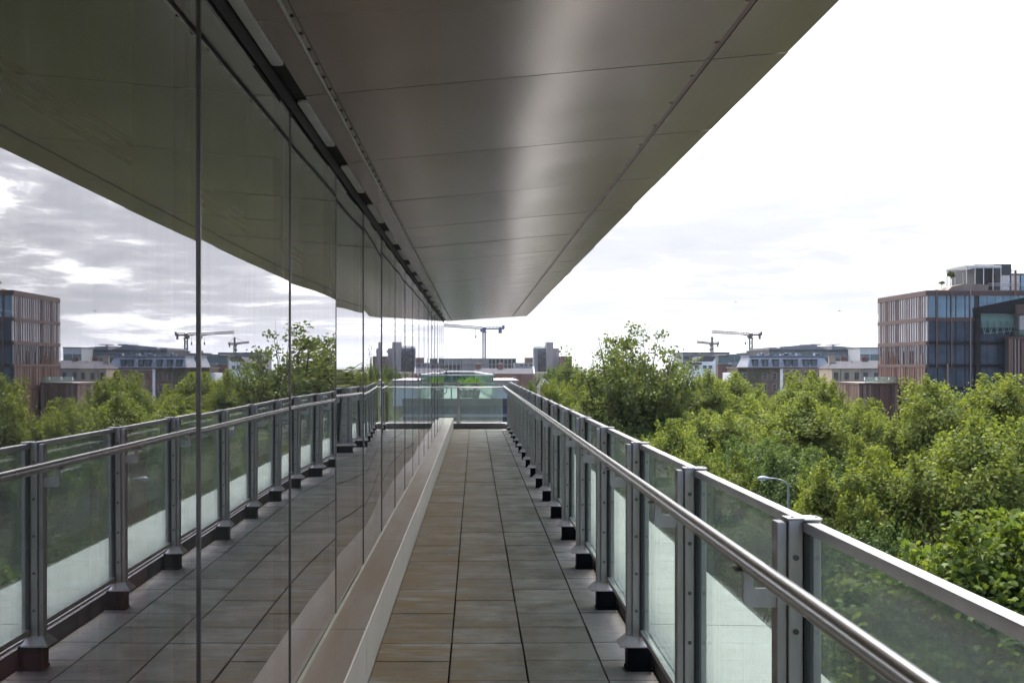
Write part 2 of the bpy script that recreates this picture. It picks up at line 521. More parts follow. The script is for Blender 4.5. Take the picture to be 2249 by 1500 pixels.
# ------------------------------------------------------------------ mesh helpers
class MB:
    def __init__(self):
        self.v, self.f, self.m = [], [], []

    def add(self, vs, fs, mi=0):
        o = len(self.v)
        self.v += [tuple(p) for p in vs]
        self.f += [tuple(i + o for i in f) for f in fs]
        self.m += [mi] * len(fs)
        return self

    def box(self, x0, x1, y0, y1, z0, z1, mi=0):
        vs = [(x0, y0, z0), (x1, y0, z0), (x1, y1, z0), (x0, y1, z0), (x0, y0, z1), (x1, y0, z1), (x1, y1, z1), (x0, y1, z1)]
        fs = [(0, 3, 2, 1), (4, 5, 6, 7), (0, 1, 5, 4), (1, 2, 6, 5), (2, 3, 7, 6), (3, 0, 4, 7)]
        return self.add(vs, fs, mi)

    def bbox(self, x0, x1, y0, y1, z0, z1, b=0.003, mi=0):
        """box with bevelled vertical and top edges"""
        b = min(b, abs(x1 - x0) / 3, abs(y1 - y0) / 3)
        ring = [(x0 + b, y0), (x1 - b, y0), (x1, y0 + b), (x1, y1 - b), (x1 - b, y1), (x0 + b, y1), (x0, y1 - b), (x0, y0 + b)]
        cx, cy = (x0 + x1) / 2, (y0 + y1) / 2
        ins = [(x - b * (1 if x > cx else -1), y - b * (1 if y > cy else -1)) for x, y in ring]
        vs = [(x, y, z0) for x, y in ring] + [(x, y, z1 - b) for x, y in ring] + [(x, y, z1) for x, y in ins]
        n = 8
        fs = [tuple(range(n - 1, -1, -1)), tuple(range(2 * n, 3 * n))]
        for k in range(2):
            for i in range(n):
                j = (i + 1) % n
                fs.append((k * n + i, k * n + j, (k + 1) * n + j, (k + 1) * n + i))
        return self.add(vs, fs, mi)

    def prism(self, prof, axis, a0, a1, mi=0):
        """closed 2-D profile extruded along axis 'x','y' or 'z'"""
        def p3(p, a):
            return {'x': (a, p[0], p[1]), 'y': (p[0], a, p[1]), 'z': (p[0], p[1], a)}[axis]
        n = len(prof)
        vs = [p3(p, a0) for p in prof] + [p3(p, a1) for p in prof]
        fs = [tuple(range(n)), tuple(range(2 * n - 1, n - 1, -1))]
        for i in range(n):
            j = (i + 1) % n
            fs.append((i, i + n, j + n, j))
        return self.add(vs, fs, mi)

    def tube(self, p0, p1, r0, r1=None, n=8, mi=0, caps=True):
        r1 = r0 if r1 is None else r1
        p0, p1 = Vector(p0), Vector(p1)
        d = (p1 - p0)
        if d.length < 1e-9:
            return self
        q = d.to_track_quat('Z', 'Y')
        vs = []
        for p, r in ((p0, r0), (p1, r1)):
            for i in range(n):
                a = 2 * math.pi * i / n
                vs.append(p + q @ Vector((math.cos(a) * r, math.sin(a) * r, 0)))
        fs = [(i, (i + 1) % n, n + (i + 1) % n, n + i) for i in range(n)]
        if caps:
            fs += [tuple(range(n - 1, -1, -1)), tuple(range(n, 2 * n))]
        return self.add(vs, fs, mi)

    def path(self, pts, rads, n=7, mi=0):
        """smooth tapered tube through points"""
        pts = [Vector(p) for p in pts]
        vs, fs = [], []
        for k, (p, r) in enumerate(zip(pts, rads)):
            a, b = pts[max(0, k - 1)], pts[min(len(pts) - 1, k + 1)]
            q = (b - a).to_track_quat('Z', 'Y')
            for i in range(n):
                an = 2 * math.pi * i / n
                vs.append(p + q @ Vector((math.cos(an) * r, math.sin(an) * r, 0)))
        for k in range(len(pts) - 1):
            for i in range(n):
                j = (i + 1) % n
                fs.append((k * n + i, k * n + j, (k + 1) * n + j, (k + 1) * n + i))
        fs += [tuple(range(n - 1, -1, -1)), tuple(range((len(pts) - 1) * n, len(pts) * n))]
        return self.add(vs, fs, mi)

    def build(self, name, mats, parent=None, smooth=False, recalc=True):
        me = bpy.data.meshes.new(name)
        me.from_pydata(self.v, [], self.f)
        if not isinstance(mats, (list, tuple)):
            mats = [mats]
        for m in mats:
            me.materials.append(m)
        me.polygons.foreach_set('material_index', self.m)
        if recalc:
            bm = bmesh.new()
            bm.from_mesh(me)
            bmesh.ops.recalc_face_normals(bm, faces=bm.faces)
            bm.to_mesh(me)
            bm.free()
        if smooth:
            me.polygons.foreach_set('use_smooth', [True] * len(me.polygons))
        me.update()
        o = bpy.data.objects.new(name, me)
        COL.objects.link(o)
        if parent:
            o.parent = parent
        return o


def empty(name, loc=(0, 0, 0)):
    o = bpy.data.objects.new(name, None)
    o.empty_display_size = 0.3
    o.location = loc
    COL.objects.link(o)
    return o


def tag(o, label, cat, group=None):
    o['label'] = label
    o['category'] = cat
    if group:
        o['group'] = group
    return o


def structure(o):
    o['kind'] = 'structure'
    return o


def copy_tree(o, parent=None, loc=None):
    c = o.copy()
    COL.objects.link(c)
    if parent is not None:
        c.parent = parent
    if loc is not None:
        c.location = loc
    for ch in o.children:
        copy_tree(ch, c)
    return c


# ------------------------------------------------------------------ the balcony's own building
PITCH = 1.5
Y0 = 3.06
GX = -0.715           # glass plane
YN = -4.44            # the walkway goes on behind the camera
KN, KE = -5, 16
XIN, XOUT = -0.657, 1.21


def zs(x):            # height of the sloping soffit
    return EYE + 1.04 + (x + 0.657) * 0.0911


def xout(Y):
    return XOUT + 0.08 * min(1, max(0, (Y - 8) / 21))


def yend(x):
    return 27.6 + (x - XIN) / (1.29 - XIN) * 1.4


own = empty('office_building', (-4, 12, 0))
tag(own, 'glass fronted office building on the left with a sloping metal soffit over the walkway', 'building')
OFF = Vector((-4, 12, 0))


def opart(mb, name, mats, parent=own, smooth=False, recalc=True):
    o = mb.build(name, mats, parent, smooth, recalc)
    if parent is own:
        o.location = -OFF
    return o


def grid_panel(mb, x0, x1, y0, y1, nx, ny, bulge, th=0.012, skew=None):
    """soffit panel: gently cushioned underside, folded edges, flat back"""
    a = []
    tx, ty = (random.uniform(-0.002, 0.002), random.uniform(-0.0016, 0.0016)) if nx > 2 else (0, 0)
    for j in range(ny + 1):
        for i in range(nx + 1):
            s, r = i / nx, j / ny
            x = x0 + (x1 - x0) * s
            ya = y0
            yb = y1 if skew is None else yend(x)
            y = ya + (yb - ya) * r
            dz = -bulge * (4 * s * (1 - s)) * (4 * r * (1 - r)) + tx * (s - .5) * (x1 - x0) + ty * (r - .5) * 1.5
            a.append((x, y, zs(x) + dz))
    n = len(a)
    b = [(x, y, zs(x) + th) for x, y, z in a]
    fs = []
    for j in range(ny):
        for i in range(nx):
            k = j * (nx + 1) + i
            fs.append((k, k + nx + 1, k + nx + 2, k + 1))
    per = [i for i in range(nx + 1)] + [j * (nx + 1) + nx for j in range(1, ny + 1)] + \
          [ny * (nx + 1) + i for i in range(nx - 1, -1, -1)] + [j * (nx + 1) for j in range(ny - 1, 0, -1)]
    vs = a + [b[i] for i in per] + [a[i] for i in per]
    m = len(per)
    for i in range(m):
        j = (i + 1) % m
        fs.append((n + m + i, n + m + j, n + j, n + i))
    mb.add(vs, fs)


XS1, XS2 = -0.545, 0.905
for k in range(KN, KE):
    ya, yb = Y0 + PITCH * k, Y0 + PITCH * (k + 1)
    last = k == KE - 1
    g = 0.005
    yb2 = None if not last else True
    xo = xout(ya) + random.uniform(-0.004, 0.004)
    for (xa, xb, nx) in ((XIN, XS1 - 0.022, 2), (XS1 + 0.008, XS2 - 0.012, 10), (XS2 + 0.012, xo, 3)):
        mb = MB()
        grid_panel(mb, xa, xb, ya + g, yb - g, nx, 8, random.uniform(0.001, 0.004) if nx > 2 else 0.0008, skew=yb2)
        opart(mb, 'soffit_panel', M['soffit'], smooth=True, recalc=False)
    # screwed cover strips over the two long joints
    mb = MB()
    ye = yend(XS1) if last else yb - 0.004
    xa, xb = XS1 - 0.012, XS1 + 0.006
    z0 = zs(XS1) - 0.004
    mb.box(xa, xb, ya + 0.004, ye, z0, z0 + 0.016)
    mb.box(xa - 0.005, xa - 0.0005, ya + 0.004, ye, z0 - 0.010, z0 + 0.014, 2)
    for i in range(8):
        y = ya + (i + 0.5) * PITCH / 8
        mb.tube((XS1 - 0.003, y, z0 - 0.0035), (XS1 - 0.003, y, z0 + 0.002), 0.0070, n=6, mi=1)
    opart(mb, 'cover_strip', [M['soffit'], M['black'], M['rail_top']])
    mb = MB()
    z0 = zs(XS2) + 0.004
    ye = yend(XS2) if last else yb - 0.004
    mb.box(XS2 - 0.010, XS2 + 0.010, ya + 0.004, ye, z0, z0 + 0.01, 1)
    for i in range(3):
        y = ya + (i + 0.5) * PITCH / 3
        mb.box(XS2 - 0.028, XS2 - 0.013, y - 0.012, y + 0.012, zs(XS2) - 0.006, zs(XS2) - 0.002, 1)
    opart(mb, 'cover_strip', [M['soffit'], M['terra_band']])
# roof body over the soffit
mb = MB()
prof = [(-9, 2.62), (-0.9, 2.62), (-0.66, 2.655), (XOUT - 0.02, zs(XOUT) + 0.03), (XOUT - 0.02, 3.35), (-9, 3.35)]
mb.prism(prof, 'y', YN, 27.5)
mb.box(-9, XOUT - 0.03, 27.501, 30.3, 2.88, 3.35)  # unseen slab beyond the soffit end, added to keep sun off the far floor
opart(mb, 'roof', M['dark'])
mb = MB()
mb.box(XOUT - 0.019, XOUT - 0.004, YN, 27.5, zs(XOUT) + 0.014, 3.37)
opart(mb, 'roof_edge', M['soffit'])
# dark slot between glass and soffit with its pale covers
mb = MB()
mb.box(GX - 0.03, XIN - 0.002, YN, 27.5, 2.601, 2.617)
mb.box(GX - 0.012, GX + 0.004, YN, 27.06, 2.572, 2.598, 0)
mb.box(GX + 0.0045, GX + 0.0075, YN, 27.06, 2.536, 2.598, 0)  # dark strip before the glass head, standing for the slot's dark reflection
opart(mb, 'slot_frame_and_reflection', M['frame_black'])
for k in range(KN, KE):
    ya = Y0 + PITCH * k
    mb = MB()
    xa, xb = GX + 0.014, XIN - 0.003
    y1, y2 = ya + 0.08, ya + 1.02
    prof = []
    for (cx, cy, a0) in ((xb - .018, y2 - .018, 0), (xa + .018, y2 - .018, 90), (xa + .018, y1 + .018, 180), (xb - .018, y1 + .018, 270)):
        for i in range(5):
            a = R(a0 + i * 22.5)
            prof.append((cx + .018 * math.cos(a), cy + .018 * math.sin(a)))
    mb.prism(prof, 'z', 2.588, 2.598)
    opart(mb, 'slot_cover', M['slot_cover'])

# glass panes, each slightly out of true as in the photograph's reflections
bulges = {0: 0.0006, 1: -0.0008, 2: -0.0020, 3: 0.0030, 4: 0.0012}
for k in range(KN, KE):
    ya, yb = Y0 + PITCH * k + 0.005, Y0 + PITCH * (k + 1) - 0.005
    b = bulges.get(k, random.uniform(-0.0012, 0.0012))
    rot = random.uniform(-0.002, 0.002)
    if k == -1:
        b, rot = 0.0005, -0.0020
    ny, nz = 16, 6
    vs, fs = [], []
    for side in (0, 1):
        for j in range(nz + 1):
            for i in range(ny + 1):
                s, r = i / ny, j / nz
                x = GX + b * 4 * s * (1 - s) + rot * (s - 0.5) * PITCH + 0.0005 * math.sin(3.1 * r + k * 1.7 + 4 * s)
                if side:
                    x -= 0.024
                vs.append((x, ya + (yb - ya) * s, 0.276 + (2.576 - 0.276) * r))
    n = (ny + 1) * (nz + 1)
    mb = MB()
    front, backf = [], []
    for j in range(nz):
        for i in range(ny):
            q = j * (ny + 1) + i
            front.append((q, q + 1, q + ny + 2, q + ny + 1))
            backf.append((n + q, n + q + ny + 1, n + q + ny + 2, n + q + 1))
    mb.add(vs, front + backf)
    mb.m = [0] * len(front) + [1] * len(backf)
    o = opart(mb, 'glass_door' if k == KE - 1 else 'glass_pane', [M['facade_glass'], M['facade_glass_inner']], smooth=True, recalc=False)
    if k == KE - 1:
        h = MB()
        hy = Y0 + PITCH * (k + 1) - 0.55
        hx = GX + 0.075
        h.path([(GX + 0.004, hy, 0.93), (hx - .02, hy, 0.93), (hx, hy, 0.95), (hx, hy, 1.48), (hx - .02, hy, 1.50), (GX + 0.004, hy, 1.50)], [0.013] * 6, 8)
        h.build('door_handle', M['steel_bright'], o, True)
for k in range(KN, KE + 1):
    y = Y0 + PITCH * k
    mb = MB()
    mb.box(GX - 0.022, GX + 0.004, y - 0.0045, y + 0.0045, 0.275, 2.56)
    opart(mb, 'joint_strip', M['joint'])
    mb = MB()
    mb.box(GX - 0.06, GX - 0.03, y - 0.03, y + 0.03, 0.2, 2.60, 1)
    mb.box(GX - 0.17, GX - 0.061, y - 0.012, y + 0.012, 0.2, 2.60, 0)
    opart(mb, 'mullion', [M['fin'], M['frame_black']])
# sill along the foot of the glass
ys = [-4.44] + [5.74 + 2.9 * i for i in range(-3, 9)]
ys = sorted(set([y for y in ys if -4.44 <= y < 28.4] + [28.9]))
for a, b in zip(ys[:-1], ys[1:]):
    mb = MB()
    mb.prism([(-0.527, -0.02), (-0.527, 0.266), (-0.533, 0.272), (GX - 0.03, 0.272), (GX - 0.03, -0.02)], 'y', a + 0.003, b - 0.003)
    opart(mb, 'window_sill', M['sill'])
mb = MB()
mb.prism([(GX + 0.001, 0.2725), (GX + 0.012, 0.2725), (GX + 0.001, 0.284)], 'y', YN, 27.06)
opart(mb, 'sealant_bead', M['sealant'])
# room behind the glass
mb = MB()
mb.box(-9, GX - 0.20, YN, 27.0, 0.10, 0.20, 0)
mb.box(-9.2, -9.0, YN, 27.0, 0.2, 2.6, 1)
mb.box(-9, -0.74, YN - 0.2, YN, 0.2, 2.6, 1)
mb.box(-9, -0.80, 26.85, 27.05, 0.2, 2.6, 1)
opart(mb, 'room', [M['room_floor'], M['room_wall']])
mb = MB()
mb.box(-9, GX - 0.18, YN, 27.0, 2.605, 2.618, 0)
for x in (-1.62, -1.70, -1.78):
    mb.box(x - .022, x + .022, YN, 24, 2.598, 2.604, 1)
opart(mb, 'room_ceiling', [M['room_ceiling'], M['dark']])
for y in (9.0, 18.0):
    mb = MB()
    mb.tube((-3.2, y, 0.2), (-3.2, y, 2.605), 0.28, n=24)
    opart(mb, 'column', M['room_ceiling'], smooth=True)
# outer ledge and kerb carrying the railing
lj = [-4.44] + [6.57 + 3.06 * i for i in range(-3, 8)]
lj = sorted(set([y for y in lj if y < 28.9] + [30.2]))
for a, b in zip(lj[:-1], lj[1:]):
    mb = MB()
    mb.prism([(0.94, -0.2), (0.94, 0.115), (1.63, 0.105), (1.645, 0.09), (1.645, -0.35), (1.2, -0.35)], 'y', a + 0.006, b - 0.006)
    opart(mb, 'ledge', M['ledge'])
mb = MB()
mb.box(0.915, 0.9395, YN, 28.9, -0.02, 0.10)
opart(mb, 'kerb', M['kerb_dark'])
mb = MB()
mb.box(-6, 0.91, 28.92, 29.14, -0.02, 0.145, 0)
mb.box(-6, 0.94, 29.143, 30.2, -0.02, 0.10, 0)
opart(mb, 'kerb', [M['ledge']])
mb = MB()
mb.box(-0.5269, 0.9145, 28.895, 28.917, -0.02, 0.125, 0)
opart(mb, 'kerb', M['kerb_dark'])
# storeys below the balcony
mb = MB()
mb.box(-14, 0.9, YN, 30.0, GROUND, -0.36, 0)
mb.box(-9.5, 0.93, YN, 30.1, -0.34, -0.05, 1)
opart(mb, 'lower_storeys', [M['pane_dark'], M['dark']])

# paving (structure)
mb = MB()
xe = [-0.527, -0.130, 0.264, 0.660, 0.912]
for ci in range(4):
    y = YN - 0.1 + ci * 0.01
    while y < 28.8:
        yy = y + random.uniform(-0.002, 0.002)
        dz = random.uniform(-0.0018, 0.0018)
        x0, x1 = xe[ci] + 0.0045 + random.uniform(-.0015, .0015), xe[ci + 1] - 0.0045 + random.uniform(-.0015, .0015)
        y1 = min(yy + 0.398 - 0.008, 28.89)
        mb.bbox(x0, x1, yy, y1, -0.02, dz, 0.002)
        y += 0.398
o = mb.build('balcony_floor', M['paving'])
structure(o)

# ------------------------------------------------------------------ railings
side = empty('balcony_railing', (0.778, 12.0, 0))
tag(side, 'long steel and glass balcony railing running along the right of the walkway', 'railing')
PX = 0.778


def make_post(parent, along='y'):
    """origin at the inner foot of the post; local x points outwards, local y along the railing"""
    mb = MB()
    mb.bbox(0.0, 0.0255, -0.022, 0.034, 0.150, 1.150, 0.002)
    mb.bbox(0.028, 0.066, -0.030, 0.034, 0.150, 1.156, 0.002)
    mb.bbox(0.0905, 0.112, -0.030, 0.034, 0.150, 1.152, 0.002)
    post = mb.build('post', M['steel'], parent)
    g = MB()
    g.box(0.0665, 0.090, -0.038, 0.038, 0.170, 1.150)
    g.build('gasket', M['gasket'], post)
    b = MB()
    b.box(0.0, 0.122, -0.055, 0.055, 0.012, 0.121)
    b.box(-0.004, 0.132, -0.062, 0.062, 0.0, 0.011)
    b.build('base_block', M['black'], post)
    s = MB()
    x0, x1, y0, y1 = -0.040, 0.100, -0.075, 0.075
    a0, a1, c0, c1 = -0.002, 0.074, -0.034, 0.038
    s.add([(x0, y0, 0.1225), (x1, y0, 0.1225), (x1, y1, 0.1225), (x0, y1, 0.1225), (x0, y0, 0.130), (x1, y0, 0.130), (x1, y1, 0.130), (x0, y1, 0.130),
           (a0, c0, 0.172), (a1, c0, 0.172), (a1, c1, 0.172), (a0, c1, 0.172)],
          [(0, 3, 2, 1), (0, 1, 5, 4), (1, 2, 6, 5), (2, 3, 7, 6), (3, 0, 4, 7), (4, 5, 9, 8), (5, 6, 10, 9), (6, 7, 11, 10), (7, 4, 8, 11), (8, 9, 10, 11)])
    s.build('foot_shoe', M['steel'], post)
    c = MB()
    c.box(0.026, 0.116, -0.030, 0.034, 1.1567, 1.1605)
    c.box(0.066, 0.108, -0.048, 0.048, 1.1567, 1.1600)
    for (bx, by) in ((0.046, 0), (0.108, 0)):
        c.tube((bx, by, 1.158), (bx, by, 1.1625), 0.004, n=8)
    c.build('cap_plate', M['rail_top'], post)
    j = MB()
    prof = [(0.0, 0.930), (-0.066, 0.930), (-0.077, 0.934), (-0.083, 0.941), (-0.085, 0.950), (-0.085, 1.021), (-0.060, 1.021), (-0.060, 0.986), (-0.054, 0.979), (0.0, 0.979)]
    j.prism(prof, 'y', -0.018, -0.006)
    j.box(-0.106, -0.050, -0.035, 0.03, 1.0215, 1.0265)
    j.build('rail_bracket', M['steel'], post)
    for z in (1.06, 0.87, 0.68, 0.49, 0.30):
        t = MB()
        t.tube((0.047, -0.0335, z), (0.047, -0.0302, z), 0.0075, n=12)
        t.tube((0.047, -0.0365, z), (0.047, -0.0330, z), 0.0045, n=6)
        t.build('bolt', M['bolt'], post)
    return post


posts_k = list(range(-3, 18))
first = make_post(side)
first.location = (0, Y0 + PITCH * posts_k[0] - 12.0, 0)
for k in posts_k[1:]:
    copy_tree(first, side, (0, Y0 + PITCH * k - 12.0, 0))


def bay_parts(length, parent):
    out = []
    mb = MB()
    mb.box(0.074, 0.086, 0.036, length - 0.036, 0.2055, 1.127)
    out.append(mb.build('glass_panel', M['rail_glass'], parent))
    mb = MB()
    mb.prism([(0.064, 1.1275), (0.064, 1.1495), (0.067, 1.1525), (0.101, 1.1525), (0.104, 1.1495), (0.104, 1.1275)], 'y', 0.0365, length - 0.0365)
    out.append(mb.build('top_rail', M['rail_top'], parent))
    mb = MB()
    mb.box(0.066, 0.094, 0.0365, length - 0.0365, 0.178, 0.205)
    out.append(mb.build('bottom_rail', M['steel'], parent))
    return out


proto = bay_parts(PITCH, side)
for o in proto:
    o.location = (0, Y0 + PITCH * posts_k[0] - 12.0, 0)
for k in posts_k[1:-1]:
    for o in proto:
        c = o.copy()
        COL.objects.link(c)
        c.location = (0, Y0 + PITCH * k - 12.0, 0)
mb = MB()
yy = Y0 - 4 * PITCH
HX, HZ, HR = 0.700 - PX, 1.049, 0.024
while yy < 28.4:
    ye = min(yy + 3.0, 28.50)
    mb.tube((HX, yy - 12 + 0.001, HZ), (HX, ye - 12 - 0.001, HZ), HR, n=28, caps=False)
    mb.tube((HX, ye - 12 - 0.003, HZ), (HX, ye - 12 + 0.003, HZ), HR - 0.003, n=20)
    yy += 3.0
o = mb.build('handrail', M['handrail'], side)
for p in o.data.polygons:
    p.use_smooth = len(p.vertices) == 4

endr = empty('balcony_railing', (0.66, 29.04, 0))
tag(endr, 'short glass railing closing the far end of the walkway beyond the glass corner', 'railing')
endr.rotation_euler = (0, 0, R(90))    # local x -> +Y (outwards), local y -> -X
ends = [-0.06, 1.06, 2.56, 4.06, 5.56]
for a in ends[1:]:
    c = copy_tree(first, endr, (-0.03, a, 0.0))
for a, b in zip(ends[:-1], ends[1:]):
    L = b - a
    mb = MB()
    mb.box(0.046, 0.056, a + 0.036, b - 0.036, 0.1905, 1.0995)
    mb.build('glass_panel', M['rail_glass'], endr)
    mb = MB()
    mb.box(0.030, 0.076, a + 0.0365, b - 0.0365, 1.100, 1.132)
    mb.build('top_rail', M['rail_top'], endr)
    mb = MB()
    mb.box(0.036, 0.066, a + 0.0365, b - 0.0365, 0.160, 0.190)
    mb.build('bottom_rail', M['steel'], endr)
mb = MB()
mb.tube((HX - 0.03, -0.02, HZ - 0.03), (HX - 0.03, 5.6, HZ - 0.03), HR, n=20)
mb.build('handrail', M['handrail'], endr, True)

# red high-backed armchair inside the room
ch = empty('armchair', (-1.35, 3.2, 0.2))
tag(ch, 'dark red high backed armchair dimly visible behind the nearest glass pane', 'armchair')
ch.rotation_euler = (0, 0, R(-70))
mb = MB(); mb.bbox(-0.34, 0.34, -0.34, 0.30, 0.30, 0.46, 0.04); mb.build('seat', M['red_fabric'], ch)
mb = MB(); mb.bbox(-0.36, 0.36, 0.301, 0.42, 0.16, 1.22, 0.04); mb.build('backrest', M['red_fabric'], ch)
for s in (-1, 1):
    mb = MB(); mb.bbox(s * 0.40 - 0.055, s * 0.40 + 0.055, -0.34, 0.299, 0.16, 0.66, 0.03); mb.build('armrest', M['red_fabric'], ch)
    for y in (-0.28, 0.34):
        mb = MB(); mb.tube((s * 0.32, y, 0), (s * 0.32, y, 0.299 if y < 0 else 0.16), 0.012, 0.02, 8); mb.build('leg', M['frame_black'], ch)

# ------------------------------------------------------------------ ground, road, hills
mb = MB()
mb.add([(-9000, -3000, GROUND), (9000, -3000, GROUND), (9000, 17000, GROUND), (-9000, 17000, GROUND)], [(0, 1, 2, 3)])
structure(mb.build('ground', M['ground']))
mb = MB()
mb.box(5.5, 13.5, -40, 600, GROUND + 0.004, GROUND + 0.008)
structure(mb.build('road', M['asphalt']))
mb = MB()
mb.box(1.7, 5.5, -40, 600, GROUND + 0.002, GROUND + 0.13)
structure(mb.build('pavement', M['pavement']))
mb = MB()
mb.box(13.5, 17.0, -40, 600, GROUND + 0.002, GROUND + 0.13)
structure(mb.build('pavement', M['pavement']))
mb = MB()
nx, ny = 120, 8
vs, fs = [], []
for j in range(ny + 1):
    for i in range(nx + 1):
        x = -3500 + 7000 * i / nx
        y = 6200 + 1700 * j / ny
        prof = math.sin(math.pi * j / ny)
        u = 1043 + x * F / 7000
        h = 48 + 16 * math.sin(x / 420 + 0.5) + 10 * math.sin(x / 150 + 1) + 5 * math.sin(x / 61)
        h *= 0.72 + 0.28 * math.sin(x / 900 + 2.2)
        h += 22 * math.exp(-((x + 150) / 170) ** 2)
        vs.append((x * 2.15, y * 2.1, GROUND - 0.5 + (h + 8) * 2.1 * prof))
for j in range(ny):
    for i in range(nx):
        q = j * (nx + 1) + i
        fs.append((q, q + 1, q + nx + 2, q + nx + 1))
mb.add(vs, fs)
structure(mb.build('hills', M['hill'], None, True))


# ------------------------------------------------------------------ buildings beyond
def building(name, label, u, Y, cat='building', group=None):
    o = empty(name, ((u - UX) / F * Y, Y, GROUND))
    tag(o, label, cat, group)
    return o


def part(mb, name, mats, root, smooth=False):
    o = mb.build(name, mats, root, smooth)
    o.location = -root.location
    return o


def window_front(root, x, y, z0, z1, w, pane, frame=None, name='window'):
    """window in a wall facing the camera: frame, pane, sill"""
    mb = MB()
    fr = max(0.06, w * 0.09)
    mb.box(x - w / 2, x + w / 2, y - 0.03, y + 0.05, z0, z1, 0)
    if frame is not None:
        mb.box(x - w / 2 - fr, x - w / 2 - .001, y - 0.09, y + 0.04, z0 - fr, z1 + fr, 1)
        mb.box(x + w / 2 + .001, x + w / 2 + fr, y - 0.09, y + 0.04, z0 - fr, z1 + fr, 1)
        mb.box(x - w / 2, x + w / 2, y - 0.088, y + 0.04, z1 + .001, z1 + fr, 1)
        mb.box(x - w / 2 - fr * 1.4, x + w / 2 + fr * 1.4, y - 0.15, y + 0.04, z0 - fr * 1.6, z0 - fr - .001, 1)
        mb.box(x - w / 2, x + w / 2, y - 0.07, y - 0.031, (z0 + z1) / 2 - fr * .35, (z0 + z1) / 2 + fr * .35, 1)
    return part(mb, name, [pane, frame or pane], root)


def window_side(root, x, y, z0, z1, w, pane, frame=None):
    """window in a wall facing -X"""
    mb = MB()
    mb.box(x - 0.03, x + 0.05, y - w / 2, y + w / 2, z0, z1, 0)
    if frame is not None:
        f = 0.1
        mb.box(x - 0.08, x + 0.04, y - w / 2 - f, y + w / 2 + f, z1 + .001, z1 + f, 1)
        mb.box(x - 0.12, x + 0.04, y - w / 2 - f, y + w / 2 + f, z0 - f, z0 - .001, 1)
    return part(mb, 'window', [pane, frame or pane], root)


def gable_roof(mb, x0, x1, y0, y1, z0, h, along='x', mi=0, over=0.3):
    if along == 'x':
        ym = (y0 + y1) / 2
        mb.prism([(y0 - over, z0), (ym, z0 + h), (y1 + over, z0)], 'x', x0, x1, mi)
    else:
        xm = (x0 + x1) / 2
        mb.prism([(x0 - over, z0), (xm, z0 + h), (x1 + over, z0)], 'y', y0, y1, mi)


def chimney(root, x, y, z0, z1, w, mats, pots=3):
    mb = MB()
    mb.box(x - w / 2, x + w / 2, y - 0.45, y + 0.45, z0, z1, 0)
    mb.box(x - w / 2 - .08, x + w / 2 + .08, y - .53, y + .53, z1 + .001, z1 + .18, 0)
    for i in range(pots):
        px = x + (i - (pots - 1) / 2) * w / pots
        mb.tube((px, y, z1 + .181), (px, y, z1 + .75), .16, .13, 8, 1)
    return part(mb, 'chimney', mats, root)


# --- neighbouring building just past the end of the walkway
adj = building('roof_terrace_building', 'low dark glazed building with a green glass roof terrace just past the far railing', 1043, 45)
mb = MB()
mb.box(-14, 1.30, 45, 75, GROUND, 0.10, 0)
mb.box(-14, 1.31, 44.93, 44.998, 0.02, 0.30, 1)
part(mb, 'wall', [M['pane_navy'], M['dark_wall']], adj)
mb = MB()
mb.box(-13.9, 1.25, 45.001, 74.9, 0.102, 0.29)
part(mb, 'terrace_deck', M['dark_wall'], adj)
mb = MB()
for z in (-0.35, -1.4, -2.5):
    mb.box(-14, 1.32, 44.92, 44.995, z - 0.05, z + 0.05)
part(mb, 'facade_band', M['grey_wall'], adj)
ga, gb = Vector((0.70, 45.15, 0)), Vector((-0.02, 68, 0))
mb = MB()
mb.box(-14, 0.70, 45.10, 45.12, 0.291, 1.17)
part(mb, 'balustrade_glass', M['rail_glass_far'], adj)
mb = MB()
dx = 0.012
mb.add([(ga.x, ga.y, 0.291), (ga.x + dx, ga.y, 0.291), (gb.x + dx, gb.y, 0.291), (gb.x, gb.y, 0.291), (ga.x, ga.y, 1.17), (ga.x + dx, ga.y, 1.17), (gb.x + dx, gb.y, 1.17), (gb.x, gb.y, 1.17)],
       [(0, 3, 2, 1), (4, 5, 6, 7), (0, 1, 5, 4), (1, 2, 6, 5), (2, 3, 7, 6), (3, 0, 4, 7)])
part(mb, 'balustrade_glass', M['rail_glass_far'], adj)
mb = MB()
mb.box(-14, -0.02, 68.0, 68.02, 0.291, 1.17)
part(mb, 'balustrade_glass', M['rail_glass_far'], adj)
mb = MB()
mb.box(-14, 0.73, 45.08, 45.14, 1.171, 1.22)
part(mb, 'balustrade_rail', M['steel'], adj)
mb = MB()
mb.tube((0.70, 45.15, 1.195), (-0.02, 68, 1.195), 0.03, n=8)
mb.tube((-14, 68.01, 1.195), (-0.02, 68.01, 1.195), 0.03, n=8)
part(mb, 'balustrade_rail', M['offwhite'], adj)
mb = MB()
for x in (0.69, -0.9, -2.6, -4.3):
    mb.box(x - .025, x + .025, 45.13, 45.18, 0.291, 1.17)
part(mb, 'balustrade_post', M['steel'], adj)
mb = MB()
mb.box(0.76, 1.60, 45.3, 52, 0.0, 0.93, 0)
mb.box(0.70, 1.68, 45.2, 52.1, 0.931, 1.00, 1)
part(mb, 'roof_hut', [M['offwhite'], M['concrete_pink']], adj)

